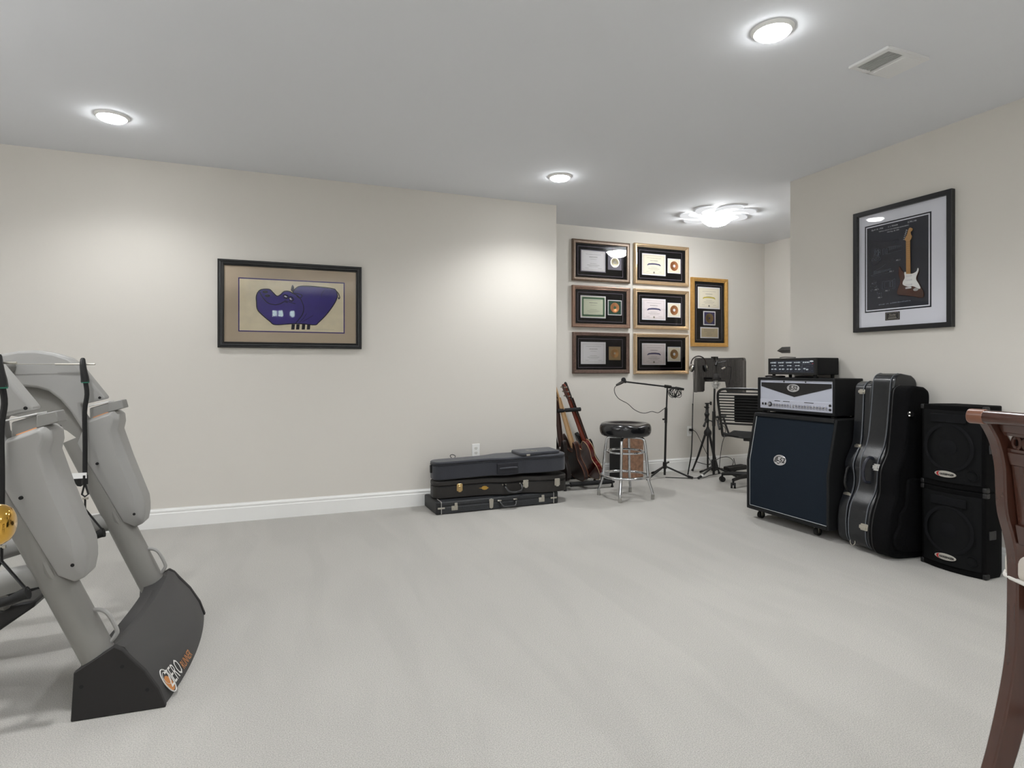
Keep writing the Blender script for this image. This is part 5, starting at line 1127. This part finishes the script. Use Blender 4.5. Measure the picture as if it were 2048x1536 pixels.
obj('top_rail', tube(B(), smooth([(0.0, -0.060, 1.089), (0.04, -0.046, 1.089), (0.10, -0.033, 1.089), (Wc / 2, -0.024, 1.089), (Wc - 0.10, -0.033, 1.089), (Wc - 0.04, -0.046, 1.089), (Wc, -0.060, 1.089)], 4), 0.0145, 14), WD, ch)
for x, dx in ((-0.012, 1), (Wc + 0.012, -1)):
    obj('rail_end', cyl(B(), (x - 0.004 * dx, -0.067, 1.089), (x + 0.026 * dx, -0.053, 1.089), 0.0165, seg=18), mat('mahogany_light', (122, 78, 58), 0.3, coat=0.3), ch, bevel=0.002)
def rail(z0, z1, y0, y1, th_=0.018):
    # slab leaning with the back between the posts
    return prism(B(), [(y0 - th_ / 2, z1), (y0 + th_ / 2, z1), (y1 + th_ / 2, z0), (y1 - th_ / 2, z0)], 0.02, Wc - 0.02, 'x')
obj('crest_panel', rail(1.056, 1.086, -0.026, -0.016, 0.020), WD, ch, bevel=0.002)
obj('lattice_rail', rail(1.050, 1.057, -0.014, -0.012, 0.018), WD, ch); obj('lattice_rail', rail(1.014, 1.021, -0.004, -0.002, 0.018), WD, ch)
for k in range(14):
    x = 0.040 + k * 0.0278; yc = -0.008
    b = B(); ring = [(x + 0.0105 * math.cos(2 * PI * j / 20), yc, 1.0355 + 0.0125 * math.sin(2 * PI * j / 20)) for j in range(20)]
    tube(b, ring, 0.0032, 6, closed=True, flat=1.5); obj('lattice_ring', b, WD, ch)
    b = B(); tube(b, [(x + 0.0139, yc, 1.030), (x + 0.0139, yc, 1.041)], 0.0035, 6); obj('lattice_bar', b, WD, ch)
obj('lattice_back', rail(1.018, 1.053, 0.001, 0.005, 0.003), WDD, ch)
obj('middle_rail', rail(0.985, 1.014, -0.002, 0.004, 0.024), WD, ch, bevel=0.002)
for x0_, x1_ in ((0.02, 0.058), (Wc - 0.058, Wc - 0.02)): obj('inner_stile', prism(B(), [(-0.006, 0.990), (0.018, 0.990), (0.034, 0.84), (0.010, 0.84)], x0_, x1_, 'x'), WD, ch, bevel=0.003)
obj('bottom_rail', rail(0.812, 0.857, 0.014, 0.022, 0.024), WD, ch, bevel=0.002)
obj('back_cushion', prism(B(), [(0.004, 0.975), (0.028, 0.975), (0.044, 0.865), (0.020, 0.865)], 0.095, Wc - 0.095, 'x'), CUS, ch, bevel=0.008, seg=3)
# seat and apron
sx0, sx1 = -0.045, Wc + 0.045
sp_ = [(-0.014, 0.016), (-0.036, 0.026), (-0.060, 0.075), (-0.072, 0.32), (-0.04, 0.44), (0.06, 0.475), (Wc / 2, 0.485), (Wc - 0.06, 0.475), (Wc + 0.04, 0.44), (Wc + 0.072, 0.32), (Wc + 0.076, 0.07), (Wc + 0.054, 0.022), (Wc + 0.022, 0.014), (Wc - 0.03, 0.013), (Wc / 2, 0.013), (0.03, 0.013)]
pp = [(p.x, p.y) for p in smooth([(x, y, 0) for x, y in sp_], 4, True)]
st_ = obj('seat', prism(B(), pp, 0.728, 0.785, 'z'), CUS, ch, bevel=0.026, seg=4)
obj('seat_piping', tube(B(), [(x, y, 0.731) for x, y in offs(pp, 0.0)], 0.005, 8, closed=True), mat('white_leather', (232, 228, 222), 0.45), st_)
ap = [(0.018, 0.06), (0.018, 0.44), (Wc - 0.018, 0.44), (Wc - 0.018, 0.06)]
for x in (0.0, Wc): obj('apron', box(B(), x - 0.012, x + 0.012, 0.06, 0.43, 0.655, 0.727), WD, ch, bevel=0.003)
for y in (0.055, 0.435): obj('apron', box(B(), 0.0, Wc, y - 0.011, y + 0.011, 0.655, 0.727), WD, ch, bevel=0.003)
for x in (0.0, Wc):
    obj('front_leg', tube(B(), [(x, 0.43, 0.725), (x, 0.435, 0.35), (x, 0.445, 0.0)], 0.022, 4, rs=[0.032, 0.028, 0.022]), WD, ch, bevel=0.003)
for y, z in ((0.435, 0.30),): obj('foot_rest', box(B(), 0.0, Wc, y - 0.012, y + 0.012, z - 0.02, z + 0.02), WD, ch, bevel=0.003)
for x in (0.0, Wc): obj('stretcher', box(B(), x - 0.01, x + 0.01, 0.02, 0.43, 0.20, 0.23), WD, ch, bevel=0.003)

# ------------------------------------------------------------------ elliptical runner (local x = forwards, y across)
GRY = mat('silver_grey_paint', (134, 132, 128), 0.42, coat=0.1); GRL = mat('light_grey_plastic', (160, 159, 156), 0.45); GRM = mat('mid_grey_plastic', (142, 141, 138), 0.5)
CHA = mat('charcoal_plastic', (58, 57, 57), 0.5, bump=0.1, bscale=500); CHD = mat('dark_charcoal_plastic', (31, 29, 29), 0.65, bump=0.1, bscale=500)
el = thing('elliptical_runner', 'grey exercise machine with dark curved base and hanging resistance bands', 'exercise machine', (-0.48, 2.86, 0), math.radians(-3.2))
# curved front cover
bm = B(); rows = []; N = 28
for i in range(N + 1):
    t_ = -1 + 2 * i / N; v = 0.405 * t_; s = 1 - t_ * t_
    fo = 0.150 + 0.032 * s; sr = s ** 0.7
    rx_, rz_ = -0.119 + 0.066 * sr, 0.163 + 0.055 * sr; pk_x, pk_z = -0.004 + 0.020 * sr, 0.235 - 0.012 * sr
    pr = [(fo, 0.0), (fo - 0.022, 0.066 - 0.010 * s), (fo - 0.062, 0.136 - 0.022 * s), (fo - 0.108, 0.190 - 0.022 * s), (pk_x + 0.026, pk_z - 0.014 - 0.006 * s), (pk_x, pk_z), (pk_x * 0.5 + rx_ * 0.5, (pk_z + rz_) / 2 - 0.012 * s), (rx_, rz_), (rx_ - 0.004, 0.08), (rx_ - 0.008, 0.0)]
    rows.append([bm.verts.new((x, v, z)) for x, z in pr])
for r1, r2 in zip(rows, rows[1:]):
    for k in range(len(r1)): bm.faces.new((r1[k], r1[(k + 1) % len(r1)], r2[(k + 1) % len(r1)], r2[k]))
bm.faces.new(rows[0]); bm.faces.new(rows[-1][::-1])
obj('front_cover', bm, CHA, el, sm=22)
side = [(-0.130, 0.0), (-0.121, 0.165), (-0.002, 0.239), (0.022, 0.222), (0.045, 0.192), (0.09, 0.138), (0.132, 0.066), (0.155, 0.0)]
for v0, v1 in ((-0.430, -0.407), (0.407, 0.430)):
    sp2 = obj('side_panel', prism(B(), side, v0, v1), CHD, el, bevel=0.004)
    for x, z in ((-0.098, 0.115), (0.022, 0.165), (0.098, 0.072)): obj('screw_hole', cyl(B(), (x, v0 - 0.0006, z), (x, v0 + 0.003, z), 0.0065, seg=12), DARK, sp2)
# lettering on the cover: plane tangent to the slope
OR = mat('logo_orange', (196, 128, 70), 0.5); WT = mat('logo_white', (222, 220, 216), 0.5)
def on_cover(v, f, off=0.0015):    # point on the cover slope between profile points 1 and 2 (f 0..1) at across position v
    t_ = v / 0.405; s = 1 - t_ * t_; fo = 0.150 + 0.032 * s
    a = Vector((fo - 0.022, v, 0.066 - 0.010 * s)); b_ = Vector((fo - 0.062, v, 0.136 - 0.022 * s)); nrm = Vector((b_.z - a.z, 0, a.x - b_.x)).normalized()
    return a.lerp(b_, f) + nrm * off
def wrap_text(name, s, size, m, v0, v1, f0, f1, ital):
    cu = bpy.data.curves.new(name, 'FONT'); cu.body = s; cu.size = 1.0; cu.extrude = 0.0; cu.resolution_u = 2; cu.shear = ital; cu.offset = 0.0
    t = bpy.data.objects.new('tmp', cu); C.objects.link(t); dg = bpy.context.evaluated_depsgraph_get(); me = bpy.data.meshes.new_from_object(t.evaluated_get(dg))
    bpy.data.objects.remove(t); bpy.data.curves.remove(cu)
    xs = [p.co.x for p in me.vertices]; ys = [p.co.y for p in me.vertices]; x0, x1, y0, y1 = min(xs), max(xs), min(ys), max(ys)
    for p in me.vertices:
        u, w_ = (p.co.x - x0) / (x1 - x0), (p.co.y - y0) / (y1 - y0)
        p.co = on_cover(v0 + (v1 - v0) * u, f0 + (f1 - f0) * w_)
    me.materials.clear(); me.materials.append(m); o = bpy.data.objects.new(name, me); C.objects.link(o); o.parent = el; return o
wrap_text('logo_lettering', 'ZERO', 1, WT, -0.345, -0.215, -0.55, 0.28, 0.25)
wrap_text('logo_lettering', 'RUNNER', 1, OR, -0.208, -0.085, -0.55, -0.10, 0.25)
b = B(); pts = [on_cover(-0.340 + 0.028 * math.cos(2 * PI * k / 24), -0.16 + 0.62 * math.sin(2 * PI * k / 24), 0.001) for k in range(24)]
tube(b, pts, 0.0022, 5, closed=True); tube(b, [on_cover(-0.338 + 0.020 * math.cos(2 * PI * k / 24), -0.02 + 0.32 * math.sin(2 * PI * k / 24), 0.001) for k in range(24)], 0.0010, 4, closed=True); obj('logo_swirl', b, WT, el)
b = B(); b.faces.new([b.verts.new(on_cover(-0.342 + 0.022 * math.cos(2 * PI * k / 20), -0.30 + 0.40 * math.sin(2 * PI * k / 20), 0.0008)) for k in range(20)]); obj('logo_disc', b, OR, el)

def oval(bm, pts, rx, ry, seg=18):      # oval tube in the x-z plane, ry across
    rings = []; pts = [Vector(p) for p in pts]; n = len(pts)
    for i, p in enumerate(pts):
        d = (pts[min(i + 1, n - 1)] - pts[max(i - 1, 0)]).normalized(); u = Vector((d.z, 0, -d.x))
        rings.append([bm.verts.new(p + u * rx * math.cos(2 * PI * k / seg) + Vector((0, 1, 0)) * ry * math.sin(2 * PI * k / seg)) for k in range(seg)])
    for a, b_ in zip(rings, rings[1:]):
        for k in range(seg): bm.faces.new((a[k], a[(k + 1) % seg], b_[(k + 1) % seg], b_[k]))
    bm.faces.new(rings[0][::-1]); bm.faces.new(rings[-1]); return bm
fair = [(-0.310, 0.962), (-0.205, 1.004), (-0.184, 0.985), (-0.181, 0.950), (-0.188, 0.915), (-0.150, 0.790), (-0.084, 0.600), (-0.080, 0.560), (-0.080, 0.530), (-0.088, 0.484), (-0.120, 0.470), (-0.168, 0.495), (-0.210, 0.580), (-0.300, 0.760), (-0.345, 0.860)]
archp = [(-0.239, 1.057), (-0.315, 1.167), (-0.345, 1.210), (-0.381, 1.240), (-0.440, 1.262), (-0.508, 1.274), (-0.570, 1.270), (-0.640, 1.254), (-0.80, 1.20), (-1.02, 1.08), (-1.02, 0.98), (-0.80, 1.085), (-0.68, 1.112), (-0.563, 1.116), (-0.500, 1.108), (-0.457, 1.093), (-0.415, 1.055), (-0.378, 1.005), (-0.345, 0.945), (-0.325, 0.906), (-0.300, 0.85), (-0.270, 0.78), (-0.235, 0.78), (-0.262, 0.86), (-0.330, 0.985), (-0.335, 1.032)]
for sgn in (-1, 1):
    v = 0.372 * sgn
    mid = [(-0.064 - 0.435 * (z - 0.19), v, z) for z in (0.17, 0.30, 0.45, 0.60, 0.75, 0.88)]
    obj('post', oval(B(), mid, 0.053, 0.050), GRY, el, sm=50)
    fb = B(); faceo = [(-0.302, 0.955), (-0.214, 0.990), (-0.204, 0.975), (-0.205, 0.955), (-0.216, 0.918), (-0.185, 0.790), (-0.122, 0.620), (-0.112, 0.575), (-0.106, 0.548), (-0.106, 0.522), (-0.124, 0.518), (-0.150, 0.560), (-0.180, 0.640), (-0.262, 0.810), (-0.298, 0.885)]
    r0 = [fb.verts.new((x, v - 0.076, z)) for x, z in faceo]; r1 = [fb.verts.new((x, v - 0.050, z)) for x, z in fair]; r2 = [fb.verts.new((x, v + 0.055, z)) for x, z in fair]
    fb.faces.new(r0); fb.faces.new(r2[::-1])
    for ra, rb_ in ((r0, r1), (r1, r2)):
        for k in range(len(fair)): fb.faces.new((ra[k], ra[(k + 1) % len(fair)], rb_[(k + 1) % len(fair)], rb_[k]))
    f_ = obj('fairing', fb, GRL, el, bevel=0.006, seg=3)
    for x, z in ((-0.262, 0.77), (-0.118, 0.535)): obj('screw_hole', cyl(B(), (x, v - 0.0767, z), (x, v - 0.06, z), 0.006, seg=12), DARK, f_)
    obj('orange_edge', tube(B(), [(-0.285, v - 0.045, 0.9725), (-0.222, v - 0.045, 0.9975)], 0.0035, 6), OR, f_)
    # pivot bracket between fairing and upper housing
    br_ = obj('pivot_block', prism(B(), [(-0.300, 0.955), (-0.300, 1.016), (-0.225, 1.040), (-0.222, 0.985)], v - 0.045, v + 0.040), GRM, el, bevel=0.005)
    obj('pivot_paddle', prism(B(), [(-0.228, 0.996), (-0.226, 1.040), (-0.172, 1.052), (-0.163, 1.015)], v - 0.055, v + 0.02), GRM, br_, bevel=0.003)
    obj('pivot_plate', prism(B(), [(-0.318, 1.020), (-0.316, 1.025), (-0.226, 1.047), (-0.226, 1.042)], v - 0.050, v + 0.03), PLASTIC_W, br_)
    # the arched upper housing
    ar = obj('arch_housing', prism(B(), archp, v - 0.040, v + 0.040), GRL, el, bevel=0.012, seg=3)
    obj('screw_hole', cyl(B(), (-0.262, v - 0.0406, 1.062), (-0.262, v - 0.038, 1.062), 0.006, seg=12), DARK, ar)
    obj('recessed_panel', prism(B(), [(-0.58, 1.120), (-0.50, 1.112), (-0.45, 1.095), (-0.40, 1.04), (-0.36, 0.98), (-0.318, 0.90), (-0.29, 0.84), (-0.262, 0.75), (-0.285, 0.77), (-0.33, 0.85), (-0.40, 0.915), (-0.50, 0.965), (-0.62, 0.99), (-0.80, 0.99), (-0.80, 1.09)], v - 0.002, v + 0.034), GRY, ar)
    obj('screw_hole', cyl(B(), (-0.425, v - 0.004, 0.915 + 0.02), (-0.425, v - 0.002, 0.935), 0.006, seg=12), DARK, ar)
    # small grab handle on the post
    obj('small_handle', tube(B(), smooth([(-0.105, v, 0.335), (-0.090, v, 0.350), (-0.060, v, 0.350), (-0.035, v, 0.330), (-0.010, v, 0.275), (-0.012, v, 0.255), (-0.030, v, 0.232), (-0.045, v, 0.235)], 4), 0.0075, 8), GRL, el)
    # lower pivot hub and foot arm
    obj('side_bumper', tube(B(), [(-0.228, v - 0.03, 0.585), (-0.195, v - 0.034, 0.51), (-0.172, v - 0.03, 0.462)], 0.02, 10, rs=[0.014, 0.021, 0.014], flat=0.8), GRY, el)
    obj('foot_arm', oval(B(), [(-0.19, v, 0.50), (-0.30, v - 0.005, 0.485), (-0.50, v - 0.005, 0.44), (-1.0, v, 0.30)], 0.042, 0.030), GRM, el, sm=50)
obj('top_crossbar', tube(B(), [(-0.60, -0.33, 1.20), (-0.60, 0.33, 1.20)], 0.028, 12), GRY, el)
for v in (-0.30, 0.30): obj('rear_post', oval(B(), [(-0.99, v, 1.04), (-1.12, v, 0.6), (-1.22, v, 0.06)], 0.04, 0.035), GRY, el, sm=50)
obj('rear_stabiliser', tube(B(), [(-1.22, -0.42, 0.045), (-1.22, 0.42, 0.045)], 0.045, 14), CHA, el)
for v in (-0.17, 0.17):
    ft = obj('foot_platform', prism(B(), [(-0.90, 0.20), (-0.86, 0.17), (-0.60, 0.20), (-0.40, 0.27), (-0.30, 0.34), (-0.29, 0.365), (-0.34, 0.36), (-0.50, 0.31), (-0.88, 0.26), (-0.92, 0.24)], v - 0.08, v + 0.08), BLACK, el, bevel=0.012, seg=3)
    obj('tread', box(B(), -0.84, -0.55, v - 0.065, v + 0.065, 0.268, 0.272), RUBBER, ft)
    obj('pivot_arm', tube(B(), [(-0.36, v * 1.9, 0.40), (-0.40, v * 1.2, 0.34)], 0.02, 8), GRY, el)
# resistance band rods, bands and handles
RODM = NICKEL
for v, first_ in ((0.30, True), (-0.455, False)):
    obj('band_rod', tube(B(), [(-0.42, v, 1.213), (-0.27, v, 1.213)], 0.0042, 8), RODM, el)
    x = -0.313
    hk = obj('band_hook', tube(B(), smooth([(x - 0.0, v - 0.012, 1.24), (x + 0.001, v - 0.016, 1.215), (x + 0.004, v - 0.016, 1.185), (x + 0.008, v - 0.014, 1.155), (x + 0.009, v - 0.013, 1.135)], 4), 0.011, 10, rs=[0.006, 0.009, 0.010, 0.011, 0.0115, 0.012, 0.0125, 0.013, 0.0135, 0.014, 0.0145, 0.015, 0.0155, 0.0155, 0.016, 0.016, 0.0165]), BLACK, el)
    obj('green_ring', cyl(B(), (x + 0.009, v - 0.013, 1.130), (x + 0.009, v - 0.013, 1.140), 0.0155, seg=12), mat('green_band', (30, 120, 96), 0.5), hk)
    bd = obj('resistance_band', tube(B(), smooth([(x + 0.010, v - 0.013, 1.135), (x + 0.016, v - 0.014, 1.08), (x + 0.008, v - 0.016, 1.0), (x + 0.010, v - 0.018, 0.85), (x + 0.010, v - 0.02, 0.725)], 4), 0.0095, 8), RUBBER, el)
    xb = x + 0.010; vv = v - 0.02
    obj('band_clasp', tube(B(), [(xb, vv, 0.725), (xb, vv, 0.685)], 0.012, 8), BLACK, bd)
    b = B(); tube(b, [(xb, vv, 0.69), (xb - 0.011, vv, 0.64), (xb, vv, 0.63), (xb + 0.013, vv, 0.64), (xb, vv, 0.69)], 0.0042, 6); obj('carabiner', b, BLACK, bd)
    obj('metal_ring', box(B(), xb - 0.009, xb + 0.012, vv - 0.004, vv + 0.004, 0.617, 0.626), NICKEL, bd)
    obj('white_tag', box(B(), xb - 0.045, xb + 0.010, vv - 0.010, vv - 0.009, 0.712, 0.737), PLASTIC_W, bd)
    stp = B(); tube(stp, [(xb + 0.001, vv, 0.62), (xb + 0.001, vv, 0.575), (xb - 0.035, vv, 0.50)], 0.009, 8, flat=0.35); tube(stp, [(xb + 0.001, vv, 0.575), (xb + 0.070, vv, 0.472)], 0.009, 8, flat=0.35)
    obj('handle_strap', stp, BLACK, bd)
    obj('hand_grip', tube(B(), [(xb - 0.045, vv, 0.432), (xb - 0.03, vv, 0.438), (xb + 0.02, vv, 0.446), (xb + 0.058, vv, 0.462), (xb + 0.072, vv, 0.466)], 0.016, 12, rs=[0.020, 0.016, 0.014, 0.018, 0.021]), RUBBER, bd)
obj('thin_cord', tube(B(), [(-1.0, 0.29, 1.213), (-0.42, 0.30, 1.213)], 0.0015, 5), NICKEL, el)
obj('cable_clip', prism(B(), [(-0.37, 0.700), (-0.338, 0.720), (-0.318, 0.690), (-0.335, 0.665), (-0.35, 0.668)], 0.335, 0.365), BLACK, el, bevel=0.003)
